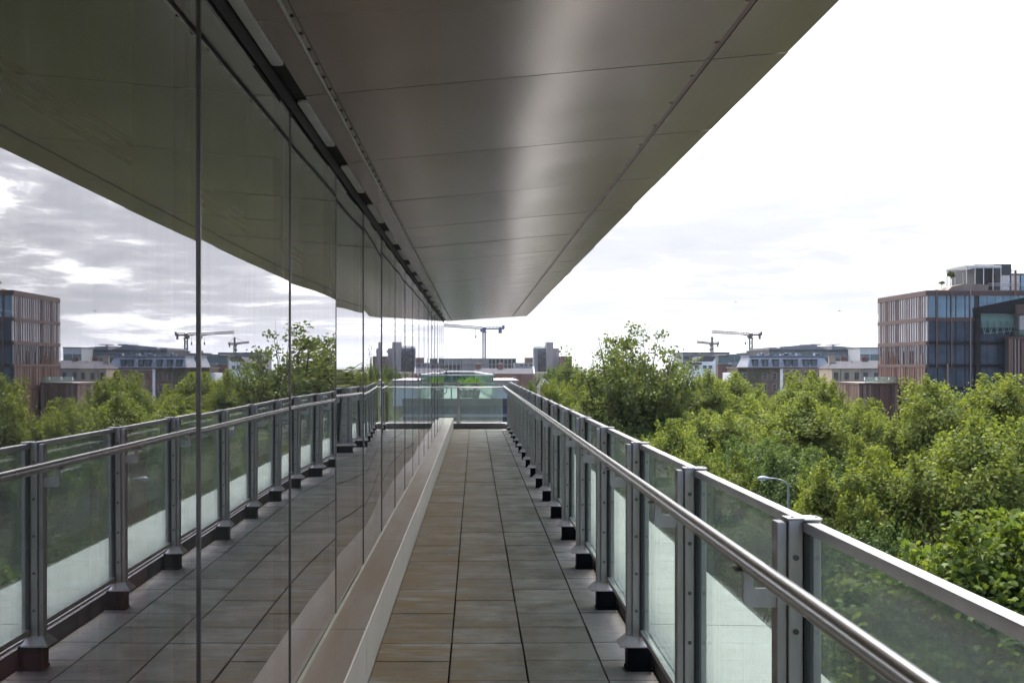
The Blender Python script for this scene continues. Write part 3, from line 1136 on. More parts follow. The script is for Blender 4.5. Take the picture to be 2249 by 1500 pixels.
# spiky plants on that terrace
def spiky(name, label, x, y, h, n, seed):
    r = random.Random(seed)
    o = empty(name, (x, y, 0.29))
    tag(o, label, 'plant', 'spiky plants on the glass roof terrace')
    mb = MB()
    for i in range(n):
        a = r.uniform(0, 2 * math.pi)
        t = r.uniform(0.25, 1.2)
        L = h * r.uniform(0.6, 1.0)
        d = Vector((math.cos(a) * math.sin(t), math.sin(a) * math.sin(t), math.cos(t)))
        s = d.cross(Vector((0, 0, 1))).normalized() * 0.022
        b = Vector((0, 0, 0.30 + r.uniform(0, .18)))
        m1 = b + d * L * 0.55
        e = b + d * L + Vector((0, 0, -0.18 * L * math.sin(t)))
        mb.add([b - s, b + s, m1 + s * 1.3, e, m1 - s * 1.3], [(0, 1, 2, 3, 4)])
    mb.build('leaves', M['leaf_fresh'], o)
    mb = MB()
    mb.tube((0, 0, 0.001), (0, 0, 0.30), 0.14, 0.19, 12)
    mb.build('pot', M['grey_wall'], o)


spiky('spiky_plant', 'bright green spiky plant behind the terrace glass, nearest the brick gable', 0.02, 46.2, 0.62, 70, 1)
spiky('spiky_plant', 'bright green spiky plant behind the terrace glass, nearest the office glass corner', -0.42, 46.6, 0.55, 70, 2)
spiky('spiky_plant', 'small green spiky plant in the middle of the terrace pair', -0.20, 47.4, 0.5, 60, 3)

# --- brick terrace with chimneys
Yb = 350.0
br = building('brick_terrace', 'red brick terrace with dark slate roof and tall chimneys, straight beyond the glass terrace', 1130, Yb)
x0, x1 = P(1090, 820, Yb).x, P(1172, 820, Yb).x
ze = P(1100, 821, Yb).z
zr = P(1100, 809, Yb).z
xm = P(1143, 0, Yb).x
mb = MB()
mb.box(x0, xm, Yb, Yb + 9, GROUND, ze, 0)
mb.box(xm + .01, x1, Yb - 0.35, Yb + 9, GROUND, ze - .02, 1)
part(mb, 'wall', [M['red_brick'], M['brown_wall']], br)
mb = MB()
gable_roof(mb, x0 - 6.5, x1, Yb, Yb + 9, ze + .01, zr - ze, 'x')
part(mb, 'roof', M['slate'], br)
mb = MB()
mb.box(x1 + .01, x1 + .25, Yb - .5, Yb + 4.4, ze - .3, ze + .1)
mb.add([(x1 + .02, Yb - .4, ze), (x1 + .26, Yb - .4, ze), (x1 + .26, Yb + 4.5, zr + .2), (x1 + .02, Yb + 4.5, zr + .2), (x1 + .02, Yb - .4, ze + .3), (x1 + .26, Yb - .4, ze + .3), (x1 + .26, Yb + 4.5, zr + .5), (x1 + .02, Yb + 4.5, zr + .5)],
       [(0, 3, 2, 1), (4, 5, 6, 7), (0, 1, 5, 4), (1, 2, 6, 5), (2, 3, 7, 6), (3, 0, 4, 7)])
part(mb, 'verge', M['white_paint'], br)
for u in (1109, 1129):
    x = P(u, 0, Yb).x
    window_front(br, x, Yb, P(0, 836, Yb).z, P(0, 828.5, Yb).z, 0.75, M['pane_dark'], M['white_paint'])
    window_front(br, x, Yb, P(0, 858, Yb).z, P(0, 848, Yb).z, 0.75, M['pane_dark'], M['white_paint'])
for u, w in ((1050, 1.6), (1100, 1.4)):
    chimney(br, P(u, 0, Yb).x, Yb + 4.5, zr - 0.8, zr + 1.0, w, [M['red_brick'], M['concrete_pink']], 4)
mb = MB()
mb.box(x1 + .5, x1 + 4.2, Yb + 1, Yb + 8, GROUND, P(0, 818, Yb).z, 0)
part(mb, 'rear_wing', [M['cream']], br)

gh = building('gabled_house', 'small dark brick house with a white edged gable peeping over the railing', 1200, 190)
xg0, xg1 = P(1186, 0, 190).x, P(1216, 0, 190).x
mb = MB()
zg = P(0, 855, 190).z
mb.prism([(xg0, GROUND), (xg1, GROUND), (xg1, zg), ((xg0 + xg1) / 2 - .35, zg + 1.55), (xg0, zg)], 'y', 190, 199)
part(mb, 'wall', M['old_brick'], gh)
mb = MB()
xm2 = (xg0 + xg1) / 2 - .35
for (xa, za, xb, zb) in ((xm2, zg + 1.57, xg1 + .1, zg + .02), (xg0 - .1, zg + .02, xm2, zg + 1.57)):
    mb.prism([(xa, za), (xb, zb), (xb, zb + .12), (xa, za + .12)], 'y', 189.8, 189.98, 1)
    mb.prism([(xa, za), (xb, zb), (xb, zb + .14), (xa, za + .14)], 'y', 190.0, 199.2, 0)
part(mb, 'roof', [M['slate'], M['white_paint']], gh)
window_front(gh, P(1203, 0, 190).x, 190, P(0, 873, 190).z, P(0, 862, 190).z, 0.7, M['pane_dark'], M['white_paint'])

# --- building under construction and its crane
Yc = 700.0
cb = building('unfinished_building', 'concrete frame building under construction below the blue crane', 1055, Yc)
xa, xb = P(940, 0, Yc).x, P(1134, 0, Yc).x
mb = MB()
zt = P(0, 787, Yc).z
for i in range(7):
    z = zt - i * 3.35
    mb.box(xa, xb, Yc, Yc + 22, z - 0.45, z)
part(mb, 'floor_slab', M['concrete'], cb)
mb = MB()
n = 22
for i in range(n + 1):
    x = xa + 0.3 + (xb - xa - 0.6) * i / n
    for yy in (Yc + .4, Yc + 11):
        mb.box(x - .28, x + .28, yy, yy + .5, GROUND, zt - .46)
part(mb, 'column', M['concrete'], cb)
mb = MB()
mb.box(P(1014, 0, Yc).x, P(1074, 0, Yc).x, Yc + .6, Yc + .8, zt - 11, zt - .46, 0)
part(mb, 'infill_wall', M['concrete_pink'], cb)
mb = MB()
mb.box(xa, P(1011, 0, Yc).x, Yc + .6, Yc + .8, zt - 3.0, zt - .46, 0)
mb.box(P(1016, 0, Yc).x, P(1072, 0, Yc).x, Yc - .5, Yc - .2, zt - 3.9, zt - 3.4, 0)
part(mb, 'infill_wall', M['grey_wall'], cb)
mb = MB()
mb.box(xa, xb, Yc + 14, Yc + 14.3, GROUND, zt - .5)
part(mb, 'rear_screen', M['dark_wall'], cb)
mb = MB()
r5 = random.Random(5)
x = xa
while x < xb:
    h = r5.uniform(.6, 1.8)
    mb.tube((x, Yc + r5.uniform(.3, 8), zt), (x, Yc + 1, zt + h), .07, n=5)
    x += r5.uniform(.5, 2.2)
for i in range(26):
    x = P(1014, 0, Yc).x + i * .65
    mb.tube((x, Yc - .8, zt - 12), (x, Yc - .8, zt + .9), .05, n=5)
part(mb, 'scaffold', M['crane_grey'], cb)


def lattice(mb, p0, p1, w, seg, r, up=(0, 0, 1), tri=False, mi=0):
    """lattice boom from p0 to p1"""
    p0, p1 = Vector(p0), Vector(p1)
    d = (p1 - p0)
    L = d.length
    d.normalize()
    upv = Vector(up)
    s = d.cross(upv).normalized()
    t = s.cross(d).normalized()
    if tri:
        cs = [s * w / 2 - t * w / 2, -s * w / 2 - t * w / 2, t * w / 2]
    else:
        cs = [s * w / 2 + t * w / 2, -s * w / 2 + t * w / 2, -s * w / 2 - t * w / 2, s * w / 2 - t * w / 2]
    for c in cs:
        mb.tube(p0 + c, p1 + c, r, n=5, mi=mi)
    n = max(1, int(L / seg))
    m = len(cs)
    for i in range(n):
        a, b = p0 + d * (L * i / n), p0 + d * (L * (i + 1) / n)
        for k in range(m):
            c1, c2 = cs[k], cs[(k + 1) % m]
            if i % 2:
                c1, c2 = c2, c1
            mb.tube(a + c1, b + c2, r * .6, n=4, mi=mi)
            mb.tube(a + cs[k], a + cs[(k + 1) % m], r * .55, n=4, mi=mi)


def crane(label, u, Y, v_base, v_jib, u_tip, v_tip, u_back, mw, colors, apex=0.0, weights=1, r=.12):
    body, cabc = colors
    base = P(u, v_base, Y)
    o = empty('tower_crane', (base.x, Y, GROUND))
    tag(o, label, 'crane', 'tower cranes on the skyline')
    zj = P(u, v_jib, Y).z
    mb = MB()
    lattice(mb, (base.x, Y, GROUND), (base.x, Y, zj - 1.6 * mw), mw, mw * 1.15, r, up=(0, 1, 0))
    part(mb, 'mast', body, o)
    mb = MB()
    mb.box(base.x - mw * .75, base.x + mw * .75, Y - mw * .75, Y + mw * .75, zj - 1.6 * mw, zj - 1.1 * mw)
    mb.tube((base.x, Y, zj - 1.1 * mw), (base.x, Y, zj - .75 * mw), mw * .55, n=12)
    mb.box(base.x - mw * .62, base.x + mw * .62, Y - mw * .6, Y + mw * .6, zj - .75 * mw, zj + .35 * mw)
    mb.bbox(base.x - mw * 1.35, base.x - mw * .63, Y - mw * 1.0, Y - mw * .1, zj - 1.25 * mw, zj - .25 * mw, .1)
    part(mb, 'slewing_cab', cabc, o)
    tip = P(u_tip, v_tip, Y)
    tip.y = Y
    mb = MB()
    lattice(mb, (base.x - mw * .6, Y, zj + .25), (tip.x, Y, tip.z), mw * .8, mw * .9, r * .8, tri=True)
    part(mb, 'jib', body, o)
    bk = P(u_back, v_jib + 1, Y)
    mb = MB()
    mb.box(base.x + mw * .6, bk.x, Y - mw * .4, Y + mw * .4, zj - .7, zj + .1)
    for yy in (-.4, .4):
        mb.tube((base.x + mw * .6, Y + yy * mw, zj + 1.0), (bk.x, Y + yy * mw, zj + 1.0), r * .5, n=4)
        for i in range(6):
            x = base.x + mw * .6 + (bk.x - base.x - mw * .6) * i / 5
            mb.tube((x, Y + yy * mw, zj), (x, Y + yy * mw, zj + 1.0), r * .4, n=4)
    part(mb, 'counter_jib', cabc, o)
    mb = MB()
    w = abs(bk.x - base.x) * .14
    mb.box(bk.x - 2.0 * w, bk.x - .8 * w, Y - mw * .5, Y + mw * .5, zj - 1.7 * mw, zj + .5)
    mb.box(bk.x - .7 * w, bk.x + .2 * w, Y - mw * .4, Y + mw * .4, zj - .1, zj + 1.0 * mw)
    part(mb, 'counterweight', cabc if weights else body, o)
    if apex:
        mb = MB()
        top = Vector((base.x, Y, zj + apex))
        lattice(mb, (base.x, Y, zj + .3), top, mw * .6, mw, r, up=(0, 1, 0))
        mb.tube(top, Vector((base.x + (tip.x - base.x) * .7, Y, zj + (tip.z - zj) * .7 + .6)), r * .35, n=4)
        mb.tube(top, (bk.x, Y, zj + .3), r * .35, n=4)
        part(mb, 'apex_frame', cabc, o)
    mb = MB()
    f = 0.14
    hx = base.x + (tip.x - base.x) * f
    hz = zj + (tip.z - zj) * f - .5
    mb.box(hx - .7, hx + .7, Y - .7, Y + .7, hz - .3, hz)
    mb.tube((hx, Y, hz - .3), (hx, Y, hz - 2.4 * mw), r * .35, n=4)
    mb.box(hx - .35, hx + .35, Y - .3, Y + .3, hz - 2.4 * mw - 1.5, hz - 2.4 * mw)
    part(mb, 'hook', cabc, o)
    return o


crane('blue and grey tower crane with its jib pointing left behind the glass corner', 1063.5, 705, 790, 721, 930, 711.5, 1107, 1.75, (M['crane_grey'], M['crane_blue']), r=.30)
crane('taller thin tower crane with a long bare jib, left of the copper coloured offices', 1649, 620, 800, 734.5, 1563, 729, 1673, 1.5, (M['crane_dark'], M['crane_dark']), r=.2)
crane('small distant tower crane with a pointed apex, just right of the tall tree', 1564, 800, 800, 755, 1530, 751, 1579, 1.3, (M['crane_dark'], M['crane_dark']), apex=4.6, r=.30)

# --- grey block, concrete stair tower and brown block
gb_ = building('grey_office_block', 'low grey office block between the unfinished building and the stair tower', 1150, 640)
x0, x1 = P(1130, 0, 640).x, P(1177, 0, 640).x
mb = MB()
mb.box(x0, x1, 640, 655, GROUND, P(0, 797, 640).z, 0)
mb.box(P(1154, 0, 640).x, x1, 641, 654, P(0, 797, 640).z + .01, P(0, 785.5, 640).z, 1)
part(mb, 'wall', [M['grey_wall'], M['brown_wall']], gb_)
for u in (1146, 1155, 1166, 1172):
    for v in (802, 811):
        window_front(gb_, P(u, 0, 640).x, 640, P(0, v + 2.2, 640).z, P(0, v - 2.2, 640).z, 1.4, M['pane_dark'])

Yt = 600.0
tw = building('concrete_tower', 'bare concrete stair tower block with zigzag stairs and a taller shaft', 1205, Yt)
zt = P(0, 764, Yt).z
X = lambda u: P(u, 0, Yt).x
mb = MB()
mb.box(X(1173), X(1200), Yt + 3, Yt + 14, GROUND, zt, 0)
mb.box(X(1173), X(1181), Yt, Yt + 2.99, GROUND, zt, 0)
part(mb, 'wall', M['grey_wall'], tw)
mb = MB()
mb.box(X(1200) + .01, X(1215), Yt - 1, Yt + 14, GROUND, P(0, 751.5, Yt).z, 0)
part(mb, 'shaft', M['concrete_pink'], tw)
mb = MB()
mb.box(X(1215) + .01, X(1228), Yt + .5, Yt + 30, GROUND, P(0, 765, Yt).z, 0)
for i in range(7):
    z = P(0, 765, Yt).z - 1 - i * 3.1
    mb.box(X(1228) + .01, X(1232.5), Yt + 2, Yt + 18, z - 1.2, z)
part(mb, 'side_wing', M['concrete_pink'], tw)
mb = MB()
z = zt - 1.0
i = 0
while z > GROUND + 4:
    xa, xb = X(1182), X(1199)
    if i % 2:
        xa, xb = xb, xa
    mb.prism([(xa, z), (xb, z - 1.55), (xb, z - 2.0), (xa, z - .45)], 'y', Yt + .4, Yt + 1.6)
    z -= 1.55
    i += 1
part(mb, 'stair', M['dark_wall'], tw)
mb = MB()
r6 = random.Random(6)
for i in range(22):
    x = X(1173) + i * (X(1200) - X(1173)) / 21
    mb.tube((x, Yt + 3.3, zt), (x, Yt + 3.3, zt + r6.uniform(.6, 1.5)), .07, n=4)
mb.box(X(1173), X(1200), Yt + 3.2, Yt + 3.4, zt + .5, zt + .62)
mb.tube((X(1203.5), Yt + 3, P(0, 751.5, Yt).z), (X(1203.5), Yt + 3, P(0, 745, Yt).z), .07, n=4)
part(mb, 'roof_railing', M['crane_grey'], tw)
bb = building('brown_block', 'brown brick flats standing right of the concrete stair tower', 1245, 590)
mb = MB()
mb.box(P(1233, 0, 590).x, P(1257, 0, 590).x, 592, 606, GROUND, P(0, 782, 590).z, 0)
part(mb, 'wall', M['brown_wall'], bb)
for u in (1239, 1245, 1251):
    for v in (787, 795, 803):
        window_front(bb, P(u, 0, 592).x, 592, P(0, v + 2.4, 592).z, P(0, v - 2, 592).z, .75, M['pane_dark'])

# --- offices on the skyline right of the tall tree
Yk = 470.0


def office(name, label, u0, u1, vt, Y, depth, wall, bands=None, pane=None, step=None, vb=None):
    o = building(name, label, (u0 + u1) / 2, Y)
    x0, x1 = P(u0, 0, Y).x, P(u1, 0, Y).x
    zt = P(0, vt, Y).z
    mb = MB()
    mb.box(x0, x1, Y, Y + depth, GROUND, zt, 0)
    part(mb, 'wall', wall, o)
    if bands:
        for (va, vb_) in bands:
            n = max(2, int((x1 - x0) / 2.6))
            for i in range(n):
                xc = x0 + (i + .5) * (x1 - x0) / n
                window_front(o, xc, Y, P(0, vb_, Y).z, P(0, va, Y).z, (x1 - x0) / n - .25, pane)
    mb = MB()
    mb.box(x0 - .2, x1 + .2, Y - .2, Y + depth + .2, zt + .005, zt + .4)
    part(mb, 'parapet', M['dark_wall'] if step is None else step, o)
    return o


glo = office('glass_office', 'long dark glass office on the skyline behind the slate mansard roof', 1690, 1895, 770, 470, 40, M['dark_wall'], [(772.5, 789)], M['pane_teal'])
mb = MB()
X4 = lambda u: P(u, 0, 470).x
Z4 = lambda v: P(0, v, 470).z
mb.box(X4(1690), X4(1706), 470.5, 505, Z4(770) + .42, Z4(763.5))
mb.box(X4(1706), X4(1722), 474, 505, Z4(770) + .42, Z4(765))
mb.prism([(X4(1720), Z4(770) + .42), (X4(1830), Z4(770) + .42), (X4(1800), Z4(757.5)), (X4(1768), Z4(757.5)), (X4(1722), Z4(761))], 'y', 476, 505)
mb.box(X4(1793), X4(1817), 478, 495, Z4(757.4), Z4(754.5))
mb.prism([(X4(1830), Z4(770) + .42), (X4(1895), Z4(770) + .42), (X4(1892), Z4(763.5)), (X4(1830), Z4(759))], 'y', 472, 500)
mb.box(X4(1829), X4(1853), 473, 480, Z4(757), Z4(755.4))
mb.tube((X4(1840), 476, Z4(761)), (X4(1840), 476, Z4(757)), .3, n=6)
part(mb, 'roof_plant', M['grey_wall'], glo)
wo = office('white_office', 'pale office with a square green glass front beside the copper coloured building', 1889, 1932, 765, 455, 25, M['offwhite'], [(778, 797)], M['pane_teal'], M['grey_wall'])
to = office('teal_office', 'low teal glass office seen between the tall tree and the mansard roof', 1596, 1648, 780, 430, 20, M['grey_wall'], [(783, 795)], M['pane_teal'], M['grey_wall'])
tl = office('teal_clad_block', 'dark teal clad box above a brown brick wall right of the tall tree', 1578, 1600, 783, 415, 12, M['pane_teal'], None, None, M['dark_wall'])
bw = office('brown_brick_block', 'plain brown brick block in front of the teal glass office', 1577, 1612, 800, 380, 14, M['brown_wall'], None, None, M['grey_wall'])
tb = office('teal_low_block', 'low blue green block with a flat roof left of the mansard building', 1608, 1645, 800, 375, 14, M['pane_teal'], [(804, 812)], M['pane_dark'], M['grey_wall'])
lo = office('low_grey_office', 'long low grey office on the skyline behind the right side of the tall tree', 1500, 1602, 775.5, 520, 25, M['grey_wall'], [(782, 790)], M['pane_dark'], M['dark_wall'])
bo = office('distant_brick_office', 'distant red brown office strip below the taller crane', 1640, 1692, 776.5, 540, 20, M['brown_wall'], None, None, M['dark_wall'])
wh = building('white_houses', 'white rendered houses with a steep slate gable right of the tall tree', 1545, 330)
X5 = lambda u: P(u, 0, 330).x
Z5 = lambda v: P(0, v, 330).z
mb = MB()
mb.box(X5(1505), X5(1572), 330, 340, GROUND, Z5(800), 0)
mb.prism([(X5(1540), GROUND), (X5(1576), GROUND), (X5(1576), Z5(787)), (X5(1568), Z5(794)), (X5(1540), Z5(794))], 'y', 333, 345, 0)
part(mb, 'wall', M['white_paint'], wh)
mb = MB()
mb.prism([(X5(1536), Z5(793.9)), (X5(1569), Z5(793.9)), (X5(1577), Z5(783)), (X5(1546), Z5(783))], 'y', 332.5, 346, 0)
mb.box(X5(1500), X5(1541), 329.6, 340.5, Z5(800) + .01, Z5(796.5))
part(mb, 'roof', M['slate'], wh)
for u in (1516, 1530, 1548, 1560):
    window_front(wh, X5(u), 330, Z5(809), Z5(803), 1.0, M['pane_dark'], M['offwhite'])

# --- mansard block
Ym = 330.0
X6 = lambda u: P(u, 0, Ym).x
Z6 = lambda v: P(0, v, Ym).z
ms = building('mansard_building', 'brick block with a pale grey mansard roof and dormers, partly covered in ivy', 1730, Ym)


def ivy_brick():
    m, t = mat('ivy_covered_brick')
    tc = t.n('ShaderNodeTexCoord')
    nz = t.noise(t.mapping(tc.outputs['Object'], (1, 1, 1), (4, 1, 2)), 0.28, 8, 0.72)
    c = t.ramp(nz, [(0.44, (0.14, 0.085, 0.07)), (0.54, (0.055, 0.06, 0.03)), (0.7, (0.045, 0.055, 0.025))])
    b = t.n('ShaderNodeBsdfPrincipled', in_Roughness=0.9)
    t.l(c, b.inputs['Base Color'])
    finish(t, b.outputs[0])
    return m


M['ivy'] = ivy_brick()
mb = MB()
mb.box(X6(1621), X6(1712.5), Ym, Ym + 14, GROUND, Z6(809.5), 0)
mb.box(X6(1713), X6(1719), Ym - .3, Ym + 13.9, GROUND, Z6(809.5), 1)
mb.box(X6(1719.5), X6(1818), Ym + .1, Ym + 14, GROUND, Z6(810), 2)
mb.box(X6(1607), X6(1620.5), Ym + 1, Ym + 12, GROUND, Z6(819), 1)
mb.box(X6(1818.5), X6(1826), Ym + 2, Ym + 14, GROUND, Z6(809), 3)
part(mb, 'wall', [M['ivy'], M['white_paint'], M['pink_brick'], M['slate']], ms)
mb = MB()
mb.box(X6(1618), X6(1822), Ym - .6, Ym + 14.3, Z6(809.4), Z6(806.5), 0)
mb.box(X6(1720), X6(1816), Ym - .2, Ym + .09, Z6(812), Z6(810.4), 1)
part(mb, 'cornice', [M['terra_band'], M['offwhite']], ms)
mb = MB()
ins = 3.4
zb, zt2 = Z6(806.4), Z6(783)
xa, xb = X6(1642), X6(1822)
xa2, xb2 = X6(1650), X6(1812)
mb.add([(xa, Ym - .2, zb), (xb, Ym - .2, zb), (xb, Ym + 14, zb), (xa, Ym + 14, zb), (xa2, Ym + 1.6, zt2), (xb2, Ym + 1.6, zt2), (xb2, Ym + 12, zt2), (xa2, Ym + 12, zt2)],
       [(0, 3, 2, 1), (4, 5, 6, 7), (0, 1, 5, 4), (1, 2, 6, 5), (2, 3, 7, 6), (3, 0, 4, 7)])
mb.box(xa2 - .3, xb2 + 5, Ym + 1.3, Ym + 12.2, zt2 + .005, zt2 + .3)
r8 = random.Random(8)
for i in range(14):
    x = xa2 + r8.uniform(2, 20)
    mb.box(x, x + r8.uniform(.4, 2.0), Ym + 4, Ym + 6, zt2 + .301, zt2 + r8.uniform(.5, 1.2))
for i in range(48):
    x = xa + (xb - xa) * i / 48
    xt = xa2 + (xb2 - xa2) * i / 48
    mb.tube((x, Ym - .2, zb), (xt, Ym + 1.6, zt2), .05, n=4)
part(mb, 'mansard_roof', M['lead'], ms)
for u in (1659, 1681, 1704, 1729, 1746, 1770, 1788):
    mb = MB()
    x = X6(u)
    mb.box(x - .78, x + .78, Ym - .05, Ym + 1.6, Z6(804.5), Z6(790.5), 0)
    mb.box(x - 1.0, x + 1.0, Ym - .3, Ym + 1.7, Z6(790.5) + .005, Z6(789), 0)
    mb.box(x - .5, x + .5, Ym - .12, Ym - .052, Z6(803.5), Z6(792), 1)
    part(mb, 'dormer', [M['slate'], M['pane_teal']], ms)
for u in (1635, 1680, 1701):
    for v in (825, 850):
        window_front(ms, X6(u), Ym, Z6(v + 7.5), Z6(v - 5.5), 1.0, M['pane_dark'], M['concrete_pink'])
for u in (1730, 1749, 1768, 1800, 1812):
    for v in (825, 850):
        window_front(ms, X6(u), Ym + .1, Z6(v + 7), Z6(v - 5.5), .95, M['pane_teal'] if u == 1800 else M['pane_dark'], M['brown_wall'])

# --- cream houses
ca = building('cream_house', 'cream rendered house with three dark windows and a hipped slate roof', 1858, 300)
X7 = lambda u: P(u, 0, 300).x
Z7 = lambda v: P(0, v, 300).z


def hip(mb, x0, x1, y0, y1, z0, h, ins, mi=0):
    mb.add([(x0, y0, z0), (x1, y0, z0), (x1, y1, z0), (x0, y1, z0), (x0 + ins, (y0 + y1) / 2, z0 + h), (x1 - ins, (y0 + y1) / 2, z0 + h)],
           [(0, 3, 2, 1), (0, 1, 5, 4), (1, 2, 5), (2, 3, 4, 5), (3, 0, 4)], mi)


mb = MB()
mb.box(X7(1827), X7(1891), 300, 311, GROUND, Z7(809.5))
part(mb, 'wall', M['cream'], ca)
mb = MB()
hip(mb, X7(1824), X7(1894), 299.6, 311.4, Z7(809.4), 1.9, 1.9)
mb.box(X7(1845.5), X7(1846.5), 299.85, 299.95, GROUND, Z7(810))
part(mb, 'roof', M['slate'], ca)
for u in (1836, 1859.5, 1881.5):
    for v in (824, 848):
        window_front(ca, X7(u), 300, Z7(v + 9), Z7(v - 5.5), 0.9, M['pane_dark'], M['slate'])
chimney(ca, X7(1840), 305, Z7(806), Z7(784), 1.6, [M['cream'], M['red_brick']], 3)
cc = building('cream_house', 'darker cream terraced house with two brick chimney stacks beside the copper building', 1905, 302)
mb = MB()
mb.box(X7(1891.5), X7(1960), 301, 312, GROUND, Z7(809))
part(mb, 'wall', M['concrete_pink'], cc)
mb = MB()
hip(mb, X7(1878), X7(1964), 300.5, 312.4, Z7(808.9), 2.0, 1.5)
part(mb, 'roof', M['slate'], cc)
for u in (1904, 1928):
    window_front(cc, X7(u), 301, Z7(831), Z7(819), 0.9, M['pane_dark'], M['slate'])
for u in (1870, 1917):
    chimney(cc, X7(u), 306.5, Z7(803), Z7(787), 1.6, [M['brown_wall'], M['red_brick']], 4)

# ------------------------------------------------------------------ copper coloured office (right)
FX, FY0, FY1 = 67.4, 176.0, 197.0
zl = [12.71, 11.99, 8.73, 8.19, 5.2, 4.65, 1.76, 1.3, -1.6, -2.1, -5.0, -5.5, -8.4, -8.9, -11.8, -12.3]
fo = building('fin_office', 'large office with copper brown fins on one side and blue glass on the front', 2100, FY0)
mb = MB()
mb.box(FX + .3, FX + 34, FY0 + .35, FY1, GROUND, 12.2)
part(mb, 'wall', M['dark_wall'], fo)
mb = MB()
for i in range(0, len(zl) - 1, 2):
    zt_, zb_ = zl[i], zl[i + 1]
    mb.box(FX - .13, FX + .298, FY0 - .02, FY1 + .02, zb_, zt_)
    mb.box(FX + .299, FX + 34, FY0 - .02, FY0 + .33, zb_, zt_, 1 if i > 2 else 0)
part(mb, 'floor_band', [M['terra_band'], M['frame_black']], fo)
mb = MB()
mb.box(FX, FX + 34, FY0, FY1, 12.715, 12.80)
part(mb, 'roof', M['grey_wall'], fo)
# window ribbons of the finned side
for s in range(5):
    zt_, zb_ = zl[1 + 2 * s], zl[2 + 2 * s]
    nb = 7
    for b in range(nb):
        ya = FY0 + (FY1 - FY0) * b / nb
        yb = FY0 + (FY1 - FY0) * (b + 1) / nb
        mb = MB()
        mb.box(FX + .10, FX + .28, ya + .03, yb - .03, zb_ + .004, zt_ - .004)
        part(mb, 'window', M['pane_silver'] if s < 2 else M['pane_navy'], fo)
r9 = random.Random(9)
mb = MB()
y = FY0 + .3
while y < FY1:
    w = r9.choice([.16, .22, .3])
    top = 12.6
    bot = GROUND
    mb.box(FX - .12, FX - .03, y, y + w * .55, bot, top)
    y += w + r9.choice([.45, .6, .9])
part(mb, 'fin_screen', M['terracotta'], fo)
mb = MB()
y = FY0 + .35
while y < FY1 - .2:
    w = .42
    mb.box(FX - .02, FX + .09, y, y + w, GROUND, zl[6 if r9.random() < .6 else 7] + r9.choice([0, 0, 1.2, 2.0]))
    y += w + .06
part(mb, 'cladding', M['terracotta'], fo)
# glazed front
bw_ = 1.37
for s in range(7):
    zt_, zb_ = zl[1 + 2 * s], zl[2 + 2 * s]
    if zb_ < -9:
        break
    for b in range(5):
        xa = FX + .32 + b * bw_
        mb = MB()
        mb.box(xa + .035, xa + bw_ - .035, FY0 + .12, FY0 + .30, zb_ + .004, zt_ - .004, 0)
        mb.box(xa - .03, xa + .03, FY0 + .02, FY0 + .33, zb_ + .004, zt_ - .004, 1)
        part(mb, 'window', [M['pane_blue'] if s == 0 else M['pane_navy'], M['frame_black']], fo)
XA = FX + .32 + 5 * bw_
mb = MB()
mb.box(XA + .02, XA + .75, FY0 - .45, FY0 + .34, GROUND, 9.3)
mb.prism([(XA + .02, 9.31), (XA + 26, 9.31), (XA + 26, 15.4), (XA + .02, 10.2)], 'y', FY0 - .6, FY0 - .04)
part(mb, 'atrium_frame', M['frame_black'], fo)
for s in range(7):
    zt_, zb_ = zl[1 + 2 * s], zl[2 + 2 * s]
    if zb_ < -9:
        break
    for b in range(5 if s else 12):
        xa = XA + .76 + b * 1.18
        mb = MB()
        mb.box(xa + .03, xa + 1.15, FY0 + .14, FY0 + .32, zb_ + .004, zt_ - .004, 0)
        part(mb, 'window', M['pane_blue'] if s == 0 else M['pane_navy'], fo)
# green truss band at the head of the atrium
mb = MB()
for i in range(6):
    xa = XA + .9 + i * .95
    za = 8.15
    mb.tube((xa, FY0 - .35, za), (xa + .42, FY0 - .35, za - 1.9), .06, n=5)
    mb.tube((xa + .84, FY0 - .35, za), (xa + .42, FY0 - .35, za - 1.9), .06, n=5)
mb.box(XA + .8, XA + 6.3, FY0 - .25, FY0 - .2, 7.2, 9.2)
mb.tube((XA + 1.2, FY0 - .35, 6.3), (XA + 6.2, FY0 - .35, 6.8), .06, n=5)
part(mb, 'truss', M['green_steel'], fo)
mb = MB()
for u in (2057, 2089.5, 2131):
    x = P(u, 0, FY0).x
    mb.box(x - .055, x + .055, FY0 - .2, FY0 - .03, zl[7 if u < 2100 else 9], 12.9)
for u in ():
    x = P(u, 0, FY0).x
    mb.box(x - .07, x + .07, FY0 - .4, FY0 - .03, 1.8, 8.2)
for u in (2080,):
    x = P(u, 0, FY0).x
    mb.box(x - .07, x + .07, FY0 - .4, FY0 - .03, -8, 1.8)
x = P(2229, 0, FY0).x
mb.box(x - .12, x + .12, FY0 - .3, FY0 - .04, 12.0, 15.8)
part(mb, 'front_fins', M['terracotta'], fo)
# roof: planted mound, pergola, plant room, glazed penthouse
mb = MB()
XR = lambda u: P(u, 0, 181).x
ZR = lambda v: P(0, v, 181).z
mb.prism([(XR(2068), 12.81), (XR(2158), 12.81), (XR(2158), ZR(627)), (XR(2108), ZR(625)), (XR(2080), ZR(631))], 'y', 179, 186)
part(mb, 'roof_planter', M['old_brick'], fo)
mb = MB()
x0, x1 = XR(2117), XR(2192)
zt_, zb_ = ZR(590), 12.81
for x in (x0, x0 + 1.3, x0 + 2.6, x1 - 1.2, x1):
    for y in (180.0, 187.5):
        mb.box(x - .05, x + .05, y - .05, y + .05, zb_, zt_)
for y in (180.0, 187.5):
    mb.box(x0 - .1, x1 + .1, y - .1, y + .1, zt_ + .002, zt_ + .28)
for i in range(16):
    x = x0 + (x1 - x0) * i / 15
    mb.box(x - .05, x + .05, 180.1, 187.4, zt_ + .28, zt_ + .45)
